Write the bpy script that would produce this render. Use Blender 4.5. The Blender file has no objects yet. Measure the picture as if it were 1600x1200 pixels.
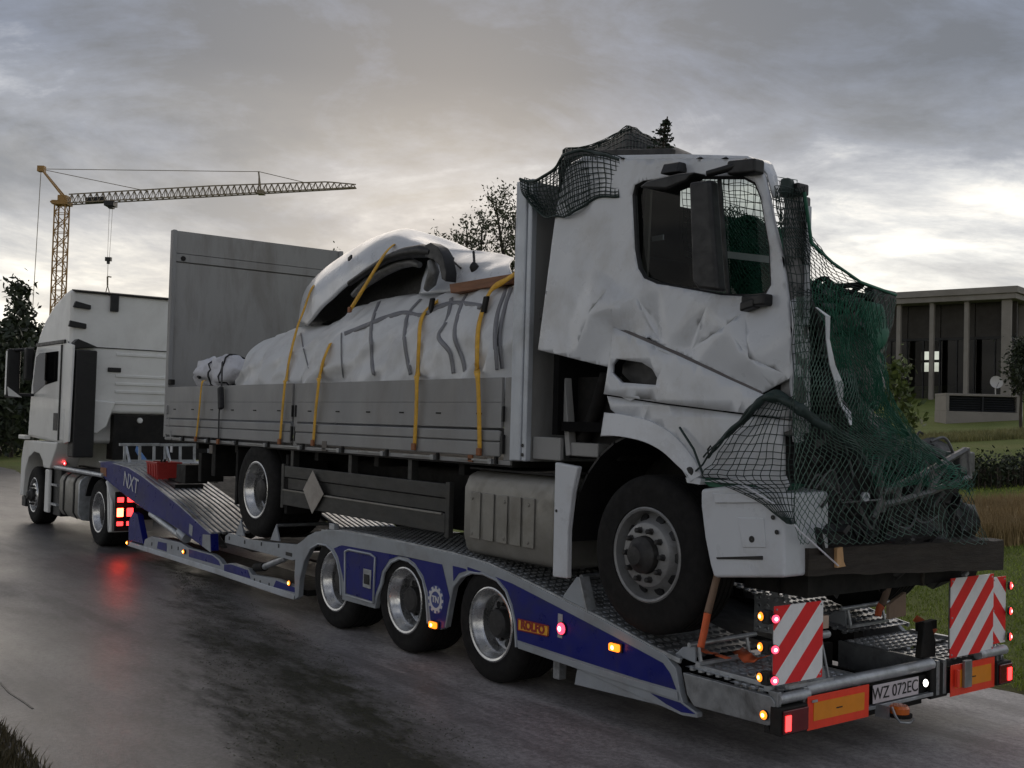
import bpy, bmesh, math, random
import numpy as np
from mathutils import Vector as V, Matrix, noise
from mathutils.geometry import delaunay_2d_cdt
rnd = random.Random(7)
SC = bpy.context.scene
COL = SC.collection
pi = math.pi

# ------------------------------------------------------------------ camera
FPX, YAW, PITCH, ROLL = 1726.77, .9189, .0319, .0276
CAM = V((0, -5.1459, 2.0553))
_f = V((-math.sin(YAW)*math.cos(PITCH), math.cos(YAW)*math.cos(PITCH), math.sin(PITCH)))
_r0 = V((math.cos(YAW), math.sin(YAW), 0)); _u0 = _r0.cross(_f)
_r = _r0*math.cos(ROLL)+_u0*math.sin(ROLL); _u = -_r0*math.sin(ROLL)+_u0*math.cos(ROLL)
cd = bpy.data.cameras.new('camera'); cam = bpy.data.objects.new('camera', cd); COL.objects.link(cam)
cam.matrix_world = Matrix(((_r.x,_u.x,-_f.x,CAM.x),(_r.y,_u.y,-_f.y,CAM.y),(_r.z,_u.z,-_f.z,CAM.z),(0,0,0,1)))
cd.sensor_width = 36; cd.lens = FPX/1600*36; cd.clip_start = .05; cd.clip_end = 3000
SC.camera = cam
# survey helpers: the spot where a sight line meets the plane y=, x= or z= (metres)
def sight(u, v): return _f+_r*((u-800)/FPX)-_u*((v-600)/FPX)
def AY(u, v, y=0.): d = sight(u, v); return CAM+d*((y-CAM.y)/d.y)
def AX(u, v, x): d = sight(u, v); return CAM+d*((x-CAM.x)/d.x)
def AZ(u, v, z=0.): d = sight(u, v); return CAM+d*((z-CAM.z)/d.z)
def AD(u, v, dist): return CAM+sight(u, v)*dist

# ------------------------------------------------------------------ world, sun, exposure
SUN_AZ = sight(700, 440); SUN_AZ = math.atan2(SUN_AZ.x, SUN_AZ.y); SUN_EL = math.radians(14)
W = bpy.data.worlds.new('World'); SC.world = W; W.use_nodes = True
nt = W.node_tree; nt.nodes.clear()
def N(t, **k):
    n = nt.nodes.new(t)
    for a, b in k.items(): setattr(n, a, b)
    return n
def L(a, b): nt.links.new(a, b)
def ramp(fac, stops):
    n = nt.nodes.new('ShaderNodeValToRGB'); e = n.color_ramp.elements
    while len(e) < len(stops): e.new(.5)
    for i, (p, c) in enumerate(stops): e[i].position = p; e[i].color = (*c, 1) if len(c) == 3 else c
    nt.links.new(fac, n.inputs[0]); return n.outputs[0]
def mth(op, a, b=None, clamp=False):
    n = nt.nodes.new('ShaderNodeMath'); n.operation = op; n.use_clamp = clamp
    for i, x in enumerate((a, b)):
        if x is None: continue
        if isinstance(x, (int, float)): n.inputs[i].default_value = x
        else: nt.links.new(x, n.inputs[i])
    return n.outputs[0]
def mixc(fac, a, b, mode='MIX'):
    n = nt.nodes.new('ShaderNodeMix'); n.data_type = 'RGBA'; n.blend_type = mode
    for i, x in ((0, fac), (6, a), (7, b)):
        if isinstance(x, (int, float)): n.inputs[i].default_value = x
        elif isinstance(x, tuple): n.inputs[i].default_value = (*x, 1)
        else: nt.links.new(x, n.inputs[i])
    return n.outputs[2]
def nz(vec, scale, detail=4, rough=.5, dist=0, dim='3D'):
    n = nt.nodes.new('ShaderNodeTexNoise'); n.noise_dimensions = dim
    n.inputs['Scale'].default_value = scale; n.inputs['Detail'].default_value = detail
    n.inputs['Roughness'].default_value = rough; n.inputs['Distortion'].default_value = dist
    if vec is not None: nt.links.new(vec, n.inputs['Vector'])
    return n.outputs['Fac']
def vmul(vec, s, off=(0, 0, 0)):
    n = nt.nodes.new('ShaderNodeMapping'); n.inputs['Scale'].default_value = s; n.inputs['Location'].default_value = off
    nt.links.new(vec, n.inputs['Vector']); return n.outputs[0]
tc = N('ShaderNodeTexCoord'); sep = N('ShaderNodeSeparateXYZ'); L(tc.outputs['Generated'], sep.inputs[0])
hz = mth('MAXIMUM', sep.outputs[2], 0)
den = mth('ADD', hz, .26)
cmb = N('ShaderNodeCombineXYZ')
L(mth('DIVIDE', sep.outputs[0], den), cmb.inputs[0]); L(mth('DIVIDE', sep.outputs[1], den), cmb.inputs[1])
# turn the cloud deck so that the streets lie across the view
rot = N('ShaderNodeVectorRotate', rotation_type='Z_AXIS'); rot.inputs['Angle'].default_value = -YAW
L(cmb.outputs[0], rot.inputs[0])
cv = vmul(rot.outputs[0], (.90, 1.10, 1), (19.8213, -23.5535, 2.9231))
n1 = nz(cv, 1.0, 10, .63, .35)
n2 = nz(vmul(cv, (1, 1, 1), (9, 4, 2)), .55, 3, .5)
n3 = nz(vmul(cv, (1, 1, 1), (2, 7, 5)), 2.6, 10, .66, .6)
den_c = mth('ADD', mth('MULTIPLY', mth('SUBTRACT', mth('MINIMUM', hz, .36), .2), .34), mth('ADD', mth('ADD', mth('MULTIPLY', n1, .80), mth('MULTIPLY', n2, .30)), mth('MULTIPLY', n3, .46)))   # about .66 mean
cloud = ramp(den_c, [(.625, (.52, .505, .48)), (.680, (.38, .365, .345)), (.725, (.245, .250, .260)), (.770, (.160, .170, .196)), (.82, (.104, .116, .145)), (.92, (.074, .079, .090))])
# the deck thins to a pale warm band low over the horizon
low = ramp(hz, [(0, (1, 1, 1)), (.08, (.75, .75, .75)), (.17, (.30, .30, .30)), (.30, (0, 0, 0))])
lowcol = ramp(n1, [(.40, (.62, .60, .55)), (.50, (.42, .40, .365)), (.60, (.225, .230, .243))])
skyc = mixc(low, cloud, lowcol)
# glow where the sun stands behind the cloud
sd = V((math.sin(SUN_AZ)*math.cos(math.radians(5)), math.cos(SUN_AZ)*math.cos(math.radians(5)), math.sin(math.radians(5))))
dot = N('ShaderNodeVectorMath', operation='DOT_PRODUCT'); L(tc.outputs['Generated'], dot.inputs[0]); dot.inputs[1].default_value = sd
glow = mth('POWER', mth('MAXIMUM', dot.outputs['Value'], 0), 60)
skyc = mixc(mth('MULTIPLY', glow, .04), skyc, (.74, .66, .58))
nish = N('ShaderNodeTexSky', sky_type='NISHITA'); nish.sun_disc = False; nish.sun_elevation = SUN_EL; nish.sun_rotation = SUN_AZ
bg1 = N('ShaderNodeBackground'); bg1.inputs[1].default_value = .05; L(nish.outputs[0], bg1.inputs[0])
bg2 = N('ShaderNodeBackground'); bg2.inputs[1].default_value = 1.0; L(skyc, bg2.inputs[0])
mx = N('ShaderNodeMixShader'); mx.inputs[0].default_value = .94; L(bg1.outputs[0], mx.inputs[1]); L(bg2.outputs[0], mx.inputs[2])
out = N('ShaderNodeOutputWorld'); L(mx.outputs[0], out.inputs[0])
sl = bpy.data.lights.new('sun', 'SUN'); sl.energy = .5; sl.angle = math.radians(60); sl.color = (1, .88, .74)
sun = bpy.data.objects.new('sun', sl); COL.objects.link(sun)
sun.rotation_euler = (-V((math.sin(SUN_AZ)*math.cos(SUN_EL), math.cos(SUN_AZ)*math.cos(SUN_EL), math.sin(SUN_EL)))).to_track_quat('-Z', 'Y').to_euler()
SC.view_settings.view_transform = 'Standard'; SC.view_settings.look = 'None'
SC.view_settings.exposure = 1.25; SC.view_settings.gamma = 1; SC.view_settings.use_curve_mapping = False
SC.cycles.use_denoising = True
SC.cycles.max_bounces = 6; SC.cycles.transparent_max_bounces = 16

# ------------------------------------------------------------------ mesh helpers
def wl(o):
    p = V((0, 0, 0))
    while o is not None: p += o.location; o = o.parent
    return p
class MB:
    def __init__(s): s.v = []; s.f = []
    def add(s, vs, fs):
        b = len(s.v); s.v += [tuple(x) for x in vs]; s.f += [tuple(b+i for i in f) for f in fs]; return s
    def obox(s, c, ax, ay, az):
        c, ax, ay, az = map(V, (c, ax, ay, az)); q = []
        for k in (-1, 1):
            for i, j in ((-1, -1), (1, -1), (1, 1), (-1, 1)): q.append(c+ax*i+ay*j+az*k)
        f = [(3,2,1,0),(4,5,6,7),(0,1,5,4),(1,2,6,5),(2,3,7,6),(3,0,4,7)]
        if ax.cross(ay).dot(az) < 0: f = [g[::-1] for g in f]
        return s.add(q, f)
    def box(s, x0, x1, y0, y1, z0, z1):
        return s.obox(((x0+x1)/2, (y0+y1)/2, (z0+z1)/2), (abs(x1-x0)/2,0,0), (0,abs(y1-y0)/2,0), (0,0,abs(z1-z0)/2))
    def bar(s, p, q, w, h, up=(0, 0, 1)):
        p, q = V(p), V(q); d = q-p
        if d.length < 1e-6: return s
        a = d.normalized(); up = V(up)
        if abs(a.dot(up)) > .98: up = V((1, 0, 0)) if abs(a.x) < .9 else V((0, 1, 0))
        sd_ = a.cross(up).normalized(); uu = sd_.cross(a)
        return s.obox((p+q)/2, d/2, sd_*(w/2), uu*(h/2))
    def tube(s, pts, r, n=8, caps=True):
        pts = [V(p) for p in pts]; rs = r if isinstance(r, (list, tuple)) else [r]*len(pts)
        rings = []; ref = None
        for i, p in enumerate(pts):
            d = (pts[min(i+1, len(pts)-1)]-pts[max(i-1, 0)]).normalized()
            if ref is None: ref = V((0, 0, 1)) if abs(d.z) < .9 else V((1, 0, 0))
            a = d.cross(ref).normalized(); b = a.cross(d); ref = b
            rings.append([p+(a*math.cos(2*pi*k/n)+b*math.sin(2*pi*k/n))*rs[i] for k in range(n)])
        vs = [x for g in rings for x in g]; f = []
        for i in range(len(pts)-1):
            for k in range(n): f.append((i*n+k, i*n+(k+1) % n, (i+1)*n+(k+1) % n, (i+1)*n+k))
        if caps: f.append(tuple(range(n))[::-1]); f.append(tuple((len(pts)-1)*n+k for k in range(n)))
        return s.add(vs, f)
    def lathe(s, prof, c, axis, n=32, close=False):
        # prof: (radius, distance along axis)
        c = V(c); ax = V(axis).normalized(); t = V((0, 0, 1)) if abs(ax.z) < .9 else V((1, 0, 0))
        a = ax.cross(t).normalized(); b = ax.cross(a); vs = []; f = []
        for r, h in prof:
            for k in range(n): vs.append(c+ax*h+(a*math.cos(2*pi*k/n)+b*math.sin(2*pi*k/n))*max(r, 1e-4))
        m = len(prof)
        for i in range(m if close else m-1):
            j = (i+1) % m
            for k in range(n): f.append((i*n+k, i*n+(k+1) % n, j*n+(k+1) % n, j*n+k))
        return s.add(vs, f)
    def prism(s, pts, off):
        pts = [V(p) for p in pts]; off = V(off); n = len(pts)
        nn = V((0, 0, 0))
        for i in range(n): nn += pts[i].cross(pts[(i+1) % n])
        if nn.dot(off) > 0: pts = pts[::-1]
        vs = pts+[p+off for p in pts]
        f = [tuple(range(n)), tuple(range(2*n-1, n-1, -1))]+[(i, i+n, (i+1) % n+n, (i+1) % n) for i in range(n)]
        return s.add(vs, f)
    def grid(s, fn, nu, nv, closeu=False):
        vs = [fn(i/(nu if closeu else nu), j/nv) for j in range(nv+1) for i in range(nu+(0 if closeu else 1))]
        w = nu if closeu else nu+1; f = []
        for j in range(nv):
            for i in range(nu):
                f.append((j*w+i, j*w+(i+1) % w, (j+1)*w+(i+1) % w, (j+1)*w+i))
        return s.add(vs, f)
    def perf(s, P, U, W_, nu, nv, r=.32, up=None, n=6, depth=.02, lift=.006):
        # perforated grip plate: every hole is a raised ring with a wall going down
        P, U, W_ = V(P), V(U), V(W_); up = (U.cross(W_)).normalized() if up is None else V(up)
        du, dw = U/nu, W_/nv; rr = min(du.length, dw.length)*r; eu, ew = U.normalized(), W_.normalized()
        for j in range(nv):
            for i in range(nu):
                c = P+du*(i+.5)+dw*(j+.5)
                q = [c-du/2-dw/2, c+du/2-dw/2, c+du/2+dw/2, c-du/2+dw/2]
                ang = [(-.75+2*k/8)*pi for k in range(8)]
                o = [c+(eu*math.cos(t)+ew*math.sin(t))*rr*(1.25)+up*0 for t in ang]
                t_ = [c+(eu*math.cos(t)+ew*math.sin(t))*rr+up*lift for t in ang]
                b_ = [c+(eu*math.cos(t)+ew*math.sin(t))*rr-up*depth for t in ang]
                f = []
                for k in range(4):
                    A = 4+(2*k) % 8; Bm = 4+(2*k+1) % 8; Cc = 4+(2*k+2) % 8
                    f.append((k, (k+1) % 4, Cc, Bm, A))
                for k in range(8):
                    k2 = (k+1) % 8
                    f.append((4+k, 4+k2, 12+k2, 12+k)); f.append((12+k, 12+k2, 20+k2, 20+k))
                s.add(q+o+t_+b_, f)
        return s
    def build(s, name, m, parent=None, bevel=0, smooth=None, kind=None, label=None, seg=2, solid=0):
        me = bpy.data.meshes.new(name); o0 = wl(parent) if parent else V((0, 0, 0))
        me.from_pydata([(a-o0.x, b-o0.y, c-o0.z) for a, b, c in s.v], [], s.f); me.update()
        o = bpy.data.objects.new(name, me); COL.objects.link(o); o.parent = parent
        me.materials.append(m)
        if smooth:
            me.polygons.foreach_set('use_smooth', [True]*len(me.polygons)); me.set_sharp_from_angle(angle=math.radians(smooth))
        if solid:
            md = o.modifiers.new('solid', 'SOLIDIFY'); md.thickness = abs(solid); md.offset = 1 if solid > 0 else -1
        if bevel:
            md = o.modifiers.new('bevel', 'BEVEL'); md.width = bevel; md.segments = seg; md.limit_method = 'ANGLE'; md.angle_limit = math.radians(40)
            md.harden_normals = True
            me.polygons.foreach_set('use_smooth', [True]*len(me.polygons)); me.set_sharp_from_angle(angle=math.radians(smooth or 40))
        if kind: o['kind'] = kind
        if label: o['label'] = label
        return o
def tag(o, label, cat, group=None, kind=None):
    o['label'] = label; o['category'] = cat
    if group: o['group'] = group
    if kind: o['kind'] = kind
    return o
def thing(name, label, cat, loc, group=None):
    o = bpy.data.objects.new(name, None); o.empty_display_size = .1; COL.objects.link(o); o.location = loc
    return tag(o, label, cat, group)
def dup(o, parent=None, loc=None):
    c = o.copy(); COL.objects.link(c)
    if parent is not None: c.parent = parent
    if loc is not None: c.location = loc
    for ch in o.children: dup(ch, c)
    return c
def inside(p, poly):
    x, y = p; c = False; n = len(poly); j = n-1
    for i in range(n):
        xi, yi = poly[i]; xj, yj = poly[j]
        if (yi > y) != (yj > y) and x < (xj-xi)*(y-yi)/(yj-yi)+xi: c = not c
        j = i
    return c
def resample(poly, step):
    o = []
    for i in range(len(poly)):
        a, b = V(poly[i]), V(poly[(i+1) % len(poly)]); n = max(1, int((b-a).length/step))
        for k in range(n): o.append(tuple(a.lerp(b, k/n)))
    return o
def sheet(outline, holes, step, fn, xp=(), xe=()):
    """triangulated sheet over a 2D outline with holes; fn(a, b) gives the 3D point"""
    loops = [resample(outline, step)]+[resample(h, step) for h in holes]
    pts = []; edges = []
    for lp in loops:
        b = len(pts); pts += lp; edges += [(b+i, b+(i+1) % len(lp)) for i in range(len(lp))]
    xs = [p[0] for p in outline]; ys = [p[1] for p in outline]
    y = min(ys)+step/2; k = 0
    while y < max(ys):
        x = min(xs)+(step/2 if k % 2 else step)
        while x < max(xs):
            if inside((x, y), outline) and not any(inside((x, y), h) for h in holes): pts.append((x, y))
            x += step
        y += step*.87; k += 1
    b = len(pts); pts += list(xp); edges += [(b+i, b+j) for i, j in xe]
    vs, es, fs, *_ = delaunay_2d_cdt([V(p) for p in pts], edges, [], 0, 1e-5)
    fo = []
    for f in fs:
        c = (sum(vs[i][0] for i in f)/len(f), sum(vs[i][1] for i in f)/len(f))
        if inside(c, outline) and not any(inside(c, h) for h in holes): fo.append(tuple(f))
    return MB().add([fn(v[0], v[1]) for v in vs], fo)
def cr(pts, t):
    """Catmull-Rom through a list of vectors, t in 0..1"""
    n = len(pts)-1; x = min(max(t, 0), 1)*n; i = min(int(x), n-1); u = x-i
    p0, p1, p2, p3 = pts[max(i-1, 0)], pts[i], pts[i+1], pts[min(i+2, n)]
    return .5*((2*p1)+(p2-p0)*u+(2*p0-5*p1+4*p2-p3)*u*u+(3*p1-p0-3*p2+p3)*u*u*u)
def lin(tab, x):
    if x <= tab[0][0]: return tab[0][1]
    for (a, p), (b, q) in zip(tab, tab[1:]):
        if x <= b: return p+(q-p)*(x-a)/(b-a)
    return tab[-1][1]
def XZ(pts, y=0.):
    return [(p.x, p.z) for p in (AY(u, v, y) for u, v in pts)]
def PY(pts, y=0.): return [AY(u, v, y) for u, v in pts]

# ------------------------------------------------------------------ materials
def material(name, col, rough=.5, metal=0, var=.15, vscale=3, fine=0, bump=.0, bscale=40, dirt=None, dirt_amt=.3, dscale=1.5, stretch=(1, 1, 1), coat=0, emit=None, estr=0, spec=.5):
    global nt
    m = bpy.data.materials.new(name); m.use_nodes = True; nt = m.node_tree
    b = nt.nodes['Principled BSDF']
    b.inputs['Roughness'].default_value = rough; b.inputs['Metallic'].default_value = metal
    b.inputs['Specular IOR Level'].default_value = spec
    if coat: b.inputs['Coat Weight'].default_value = coat; b.inputs['Coat Roughness'].default_value = .08
    t = nt.nodes.new('ShaderNodeTexCoord').outputs['Object']; t = vmul(t, stretch)
    a = nz(t, vscale, 5, .6)
    c = tuple(x*(1-var) for x in col), tuple(min(1, x*(1+var)) for x in col)
    cc = ramp(a, [(.3, c[0]), (.7, c[1])])
    if fine:
        cc = mixc(fine, cc, ramp(nz(t, 90, 3, .7), [(.3, (.35,.35,.35)), (.7, (1,1,1))]), 'MULTIPLY')
    if dirt:
        d = ramp(nz(t, dscale, 7, .68, .4), [(.48, (0, 0, 0)), (.66, (1, 1, 1))])
        cc = mixc(mth('MULTIPLY', d, dirt_amt), cc, dirt)
    L(cc, b.inputs['Base Color'])
    r = ramp(nz(t, vscale*2.3, 4, .6), [(.3, (max(0, rough-.1),)*3), (.7, (min(1, rough+.12),)*3)]); L(r, b.inputs['Roughness'])
    if bump:
        bn = nt.nodes.new('ShaderNodeBump'); bn.inputs['Strength'].default_value = bump; bn.inputs['Distance'].default_value = .01
        L(nz(t, bscale, 4, .6), bn.inputs['Height']); L(bn.outputs[0], b.inputs['Normal'])
    if emit: b.inputs['Emission Color'].default_value = (*emit, 1); b.inputs['Emission Strength'].default_value = estr
    return m
M = {}
M['white'] = material('white_paint', (.62, .64, .675), .32, 0, .03, 2, dirt=(.36, .34, .31), dirt_amt=.45, dscale=1.9, coat=.3)
M['white2'] = material('tractor_white', (.78, .78, .755), .4, 0, .03, 2, dirt=(.36, .33, .29), dirt_amt=.25, dscale=.9, coat=.2)
M['alu'] = material('aluminium_board', (.28, .28, .28), .55, .12, .07, 1.6, dirt=(.20, .185, .165), dirt_amt=.45, dscale=1.1, bump=.05, bscale=30, stretch=(1, 1, .6))
M['aludark'] = material('grey_panel', (.30, .297, .29), .6, .1, .06, 1.2, dirt=(.17, .155, .14), dirt_amt=.55, dscale=1.7, stretch=(1, 1.6, .35), bump=.05)
M['post'] = material('silver_post', (.50, .53, .57), .45, .25, .06, 3, dirt=(.22, .21, .2), dirt_amt=.4, dscale=2)
M['galv'] = material('galvanised_steel', (.46, .48, .50), .42, .55, .22, 9, dirt=(.16, .15, .14), dirt_amt=.5, dscale=5, bump=.08, bscale=60)
M['galvd'] = material('dirty_galvanised_steel', (.31, .32, .33), .38, .6, .25, 8, dirt=(.07, .065, .06), dirt_amt=.7, dscale=4, bump=.1, bscale=50)
M['silver'] = material('silver_paint', (.34, .365, .395), .42, .3, .07, 5, dirt=(.2, .19, .18), dirt_amt=.4, dscale=3)
M['blue'] = material('blue_paint', (.008, .013, .165), .34, 0, .12, 3, spec=.3, dirt=(.035, .034, .06), dirt_amt=.5, dscale=2.5, coat=.1)
M['black'] = material('black_plastic', (.009, .009, .0095), .5, 0, .2, 6, bump=.05)
M['frame'] = material('chassis_black', (.011, .0105, .010), .7, 0, .3, 5, spec=.3, dirt=(.03, .026, .022), dirt_amt=.5, dscale=3)
M['rubber'] = material('tyre_rubber', (.0095, .009, .0088), .8, 0, .2, 7, spec=.25, dirt=(.024, .021, .018), dirt_amt=.4, dscale=3, bump=.1, bscale=70)
M['rim'] = material('polished_rim', (.60, .60, .60), .26, .85, .12, 6, dirt=(.14, .13, .12), dirt_amt=.4, dscale=6)
M['rimgrey'] = material('grey_painted_rim', (.24, .24, .24), .45, .25, .1, 8, dirt=(.1, .095, .09), dirt_amt=.5, dscale=7)
M['hub'] = material('dirty_hub', (.04, .038, .037), .6, .3, .3, 14, dirt=(.03, .03, .03), dirt_amt=.5, dscale=9)
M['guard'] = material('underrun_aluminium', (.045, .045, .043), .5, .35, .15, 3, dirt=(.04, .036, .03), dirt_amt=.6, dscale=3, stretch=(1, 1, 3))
M['tank'] = material('dirty_aluminium_tank', (.26, .25, .225), .5, .4, .12, 4, dirt=(.15, .135, .11), dirt_amt=.6, dscale=2.5)
M['tarp'] = material('white_tarpaulin', (.64, .645, .65), .45, 0, .06, 2, dirt=(.36, .345, .33), dirt_amt=.4, dscale=2.2, bump=.12, bscale=9)
M['tarpband'] = material('grey_tarpaulin_band', (.20, .20, .215), .55, 0, .1, 4)
M['cloth'] = material('greyish_cloth', (.66, .66, .70), .7, 0, .1, 6, dirt=(.25, .24, .26), dirt_amt=.5, dscale=5, bump=.3, bscale=18)
M['yellow'] = material('yellow_webbing', (.72, .40, .04), .7, 0, .15, 12, dirt=(.3, .2, .06), dirt_amt=.4, dscale=8)
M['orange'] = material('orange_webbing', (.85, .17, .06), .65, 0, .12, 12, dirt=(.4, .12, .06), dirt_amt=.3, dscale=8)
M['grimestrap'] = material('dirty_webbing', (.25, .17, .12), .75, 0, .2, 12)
M['blackstrap'] = material('black_webbing', (.02, .02, .022), .7, 0, .2, 12)
M['bluestrap'] = material('blue_webbing', (.10, .23, .50), .65, 0, .1, 12)
M['timber'] = material('old_dark_timber', (.030, .023, .017), .75, 0, .35, 5, dirt=(.025, .02, .016), dirt_amt=.6, dscale=4, stretch=(4, .5, 4), bump=.5, bscale=30)
M['plank'] = material('sawn_brown_plank', (.24, .105, .05), .65, 0, .25, 6, stretch=(.6, 4, 4), bump=.2)
M['woodcut'] = material('broken_light_wood', (.55, .33, .16), .7, 0, .2, 8, stretch=(4, 4, .7))
M['tan'] = material('tan_panel', (.52, .38, .29), .55, 0, .1, 4, dirt=(.25, .17, .12), dirt_amt=.4, dscale=3)
M['net'] = material('green_netting', (.032, .15, .095), .6, 0, .3, 3)
M['netlit'] = material('lit_netting', (.075, .13, .10), .6, 0, .3, 3)  # same net at the lit lower front, its light put into the colour
M['netdark'] = material('dark_green_netting', (.016, .032, .028), .6, 0, .3, 3)
M['greencloth'] = material('green_sheet', (.02, .12, .07), .6, 0, .2, 5, bump=.2)
M['wreckdark'] = material('crushed_dark_plastic', (.020, .020, .020), .6, 0, .4, 8, dirt=(.075, .07, .064), dirt_amt=.5, dscale=6, bump=.3, bscale=25)
M['wreckgrey'] = material('bare_crushed_metal', (.16, .16, .16), .5, .4, .3, 9, dirt=(.04, .04, .036), dirt_amt=.6, dscale=8, bump=.3)
M['red'] = material('red_plastic_crate', (.42, .035, .030), .45, 0, .1, 6, dirt=(.2, .03, .03), dirt_amt=.4, dscale=5)
M['rust'] = material('orange_brown_plate', (.25, .09, .03), .6, 0, .2, 10)
M['cranemetal'] = material('crane_yellow', (.36, .20, .06), .6, 0, .15, 2)
M['cranejib'] = material('crane_weathered_yellow', (.23, .185, .125), .6, 0, .15, 2)
M['concrete'] = material('concrete', (.27, .245, .22), .8, 0, .12, 1.2, dirt=(.17, .15, .13), dirt_amt=.4, dscale=.7, bump=.1)
M['dkpanel'] = material('dark_facade_panel', (.045, .038, .032), .7, 0, .12, 2)
M['louvre'] = material('dark_louvre', (.035, .037, .042), .5, .2, .1, 2)
M['dish'] = material('satellite_dish_grey', (.52, .50, .48), .5, 0, .05, 2)
M['bark'] = material('bark', (.06, .048, .036), .85, 0, .3, 12, bump=.4)
M['diamond'] = material('bare_plate', (.36, .33, .30), .5, .3, .1, 6, dirt=(.2, .18, .16), dirt_amt=.4, dscale=5)
M['yellowrail'] = material('plate_orange', (.80, .27, .015), .5, 0, .05, 10)
M['redplate'] = material('plate_red', (.90, .06, .025), .4, 0, .05, 10)
M['lplate'] = material('licence_plate', (.62, .56, .58), .4, 0, .05, 10)
M['ink'] = material('black_lettering', (.012, .012, .012), .5, 0, .1, 10)
M['whiteink'] = material('white_lettering', (.62, .62, .64), .5, 0, .05, 10)
M['rolfo'] = material('yellow_name_plate', (.80, .40, .03), .5, 0, .08, 10)
M['rolred'] = material('dark_red_letters', (.28, .02, .015), .5, 0, .08, 10)
M['seat'] = material('seat_fabric', (.008, .0078, .008), .9, 0, .2, 10, spec=.05)
M['hvac'] = material('brown_trim', (.13, .115, .10), .6, 0, .15, 6)
def lampmat(name, col, base, s): return material(name, base, .25, 0, .05, 10, emit=col, estr=s)
M['lred'] = lampmat('red_lamp_lit', (1, .03, .03), (.4, .01, .01), 2.2)
M['lredhot'] = lampmat('red_tail_lamp_lit', (1, .05, .02), (.4, .01, .01), 14)
M['lpink'] = lampmat('red_led_lamp_lit', (1, .05, .10), (.4, .02, .03), 1.3)
M['lamber'] = lampmat('amber_lamp_lit', (1, .20, .012), (.5, .15, .01), 1.1)
M['coreamber'] = lampmat('amber_core', (1, .48, .07), (.6, .3, .1), 9)
M['corered'] = lampmat('red_core', (1, .12, .14), (.6, .1, .1), 8)
M['lwhite'] = lampmat('white_lamp_lit', (1, .93, .85), (.8, .8, .8), 1.6)
M['lensred'] = material('dark_red_lens', (.13, .008, .010), .15, 0, .1, 10, coat=.5)
M['lensamber'] = material('amber_lens', (.55, .12, .012), .2, 0, .1, 10, coat=.5)
def leafmat(name, a, b):
    global nt
    m = bpy.data.materials.new(name); m.use_nodes = True; nt = m.node_tree; p = nt.nodes['Principled BSDF']
    g = nt.nodes.new('ShaderNodeNewGeometry'); t = nt.nodes.new('ShaderNodeTexCoord').outputs['Object']
    c = ramp(g.outputs['Random Per Island'], [(0, a), (1, b)])
    c = mixc(.5, c, ramp(nz(t, .9, 3), [(.35, (.5, .5, .5)), (.65, (1, 1, 1))]), 'MULTIPLY')
    L(c, p.inputs['Base Color']); p.inputs['Roughness'].default_value = .6
    return m
M['leafdark'] = leafmat('dark_foliage', (.014, .022, .010), (.045, .06, .024))
M['leafthin'] = leafmat('olive_foliage', (.045, .05, .024), (.11, .12, .055))
M['leafbright'] = leafmat('bright_foliage', (.06, .09, .018), (.16, .20, .05))
M['fir'] = leafmat('fir_needles', (.012, .02, .012), (.03, .05, .025))
M['grassblade'] = leafmat('grass_blades', (.20, .27, .035), (.42, .50, .08))
M['dryblade'] = leafmat('dry_grass_blades', (.26, .18, .07), (.52, .37, .18))
M['vergeblade'] = leafmat('verge_grass_blades', (.06, .05, .022), (.16, .125, .06))
M['meadowblade'] = leafmat('meadow_blades', (.16, .16, .05), (.34, .31, .12))
M['mossblade'] = leafmat('moss_tufts', (.045, .05, .022), (.10, .105, .05))
def glass(name, tint, rough=.02, gl=.12):
    global nt
    m = bpy.data.materials.new(name); m.use_nodes = True; nt = m.node_tree; nt.nodes.clear()
    tr = N('ShaderNodeBsdfTransparent'); tr.inputs[0].default_value = (*tint, 1)
    gs = N('ShaderNodeBsdfGlossy'); gs.inputs['Roughness'].default_value = rough
    fr = N('ShaderNodeLayerWeight'); fr.inputs[0].default_value = .5
    mxx = N('ShaderNodeMixShader'); L(mth('ADD', mth('MULTIPLY', mth('POWER', fr.outputs['Facing'], 5), .6), .03+gl, True), mxx.inputs[0]); L(tr.outputs[0], mxx.inputs[1]); L(gs.outputs[0], mxx.inputs[2])
    o = N('ShaderNodeOutputMaterial'); L(mxx.outputs[0], o.inputs[0]); return m
M['glass'] = glass('window_glass', (.50, .55, .53), .02, -.018)
M['bglass'] = glass('dark_window_glass', (.16, .16, .17), .03, -.01)
def stripes(name, flip, ph=7.85):
    global nt
    m = bpy.data.materials.new(name); m.use_nodes = True; nt = m.node_tree; b = nt.nodes['Principled BSDF']
    t = nt.nodes.new('ShaderNodeTexCoord').outputs['Object']; s = nt.nodes.new('ShaderNodeSeparateXYZ'); L(t, s.inputs[0])
    w = mth('SUBTRACT' if not flip else 'ADD', mth('MULTIPLY', s.outputs[2], 1.05), s.outputs[1])
    fr = mth('FRACT', mth('ADD', mth('DIVIDE', w, .29), ph))
    c = ramp(fr, [(.49, (.86, .028, .033)), (.51, (.88, .875, .87))])
    c = mixc(.12, c, ramp(nz(t, 14, 5, .7), [(.4, (.55, .53, .5)), (.6, (1, 1, 1))]), 'MULTIPLY')
    L(c, b.inputs['Base Color']); b.inputs['Roughness'].default_value = .35; return m
M['stripe'] = stripes('red_white_stripes', False); M['stripeflip'] = stripes('red_white_stripes_mirrored', True, 7.1); M['stripefar'] = stripes('red_white_stripes_far_board', False, 7.28)

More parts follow.
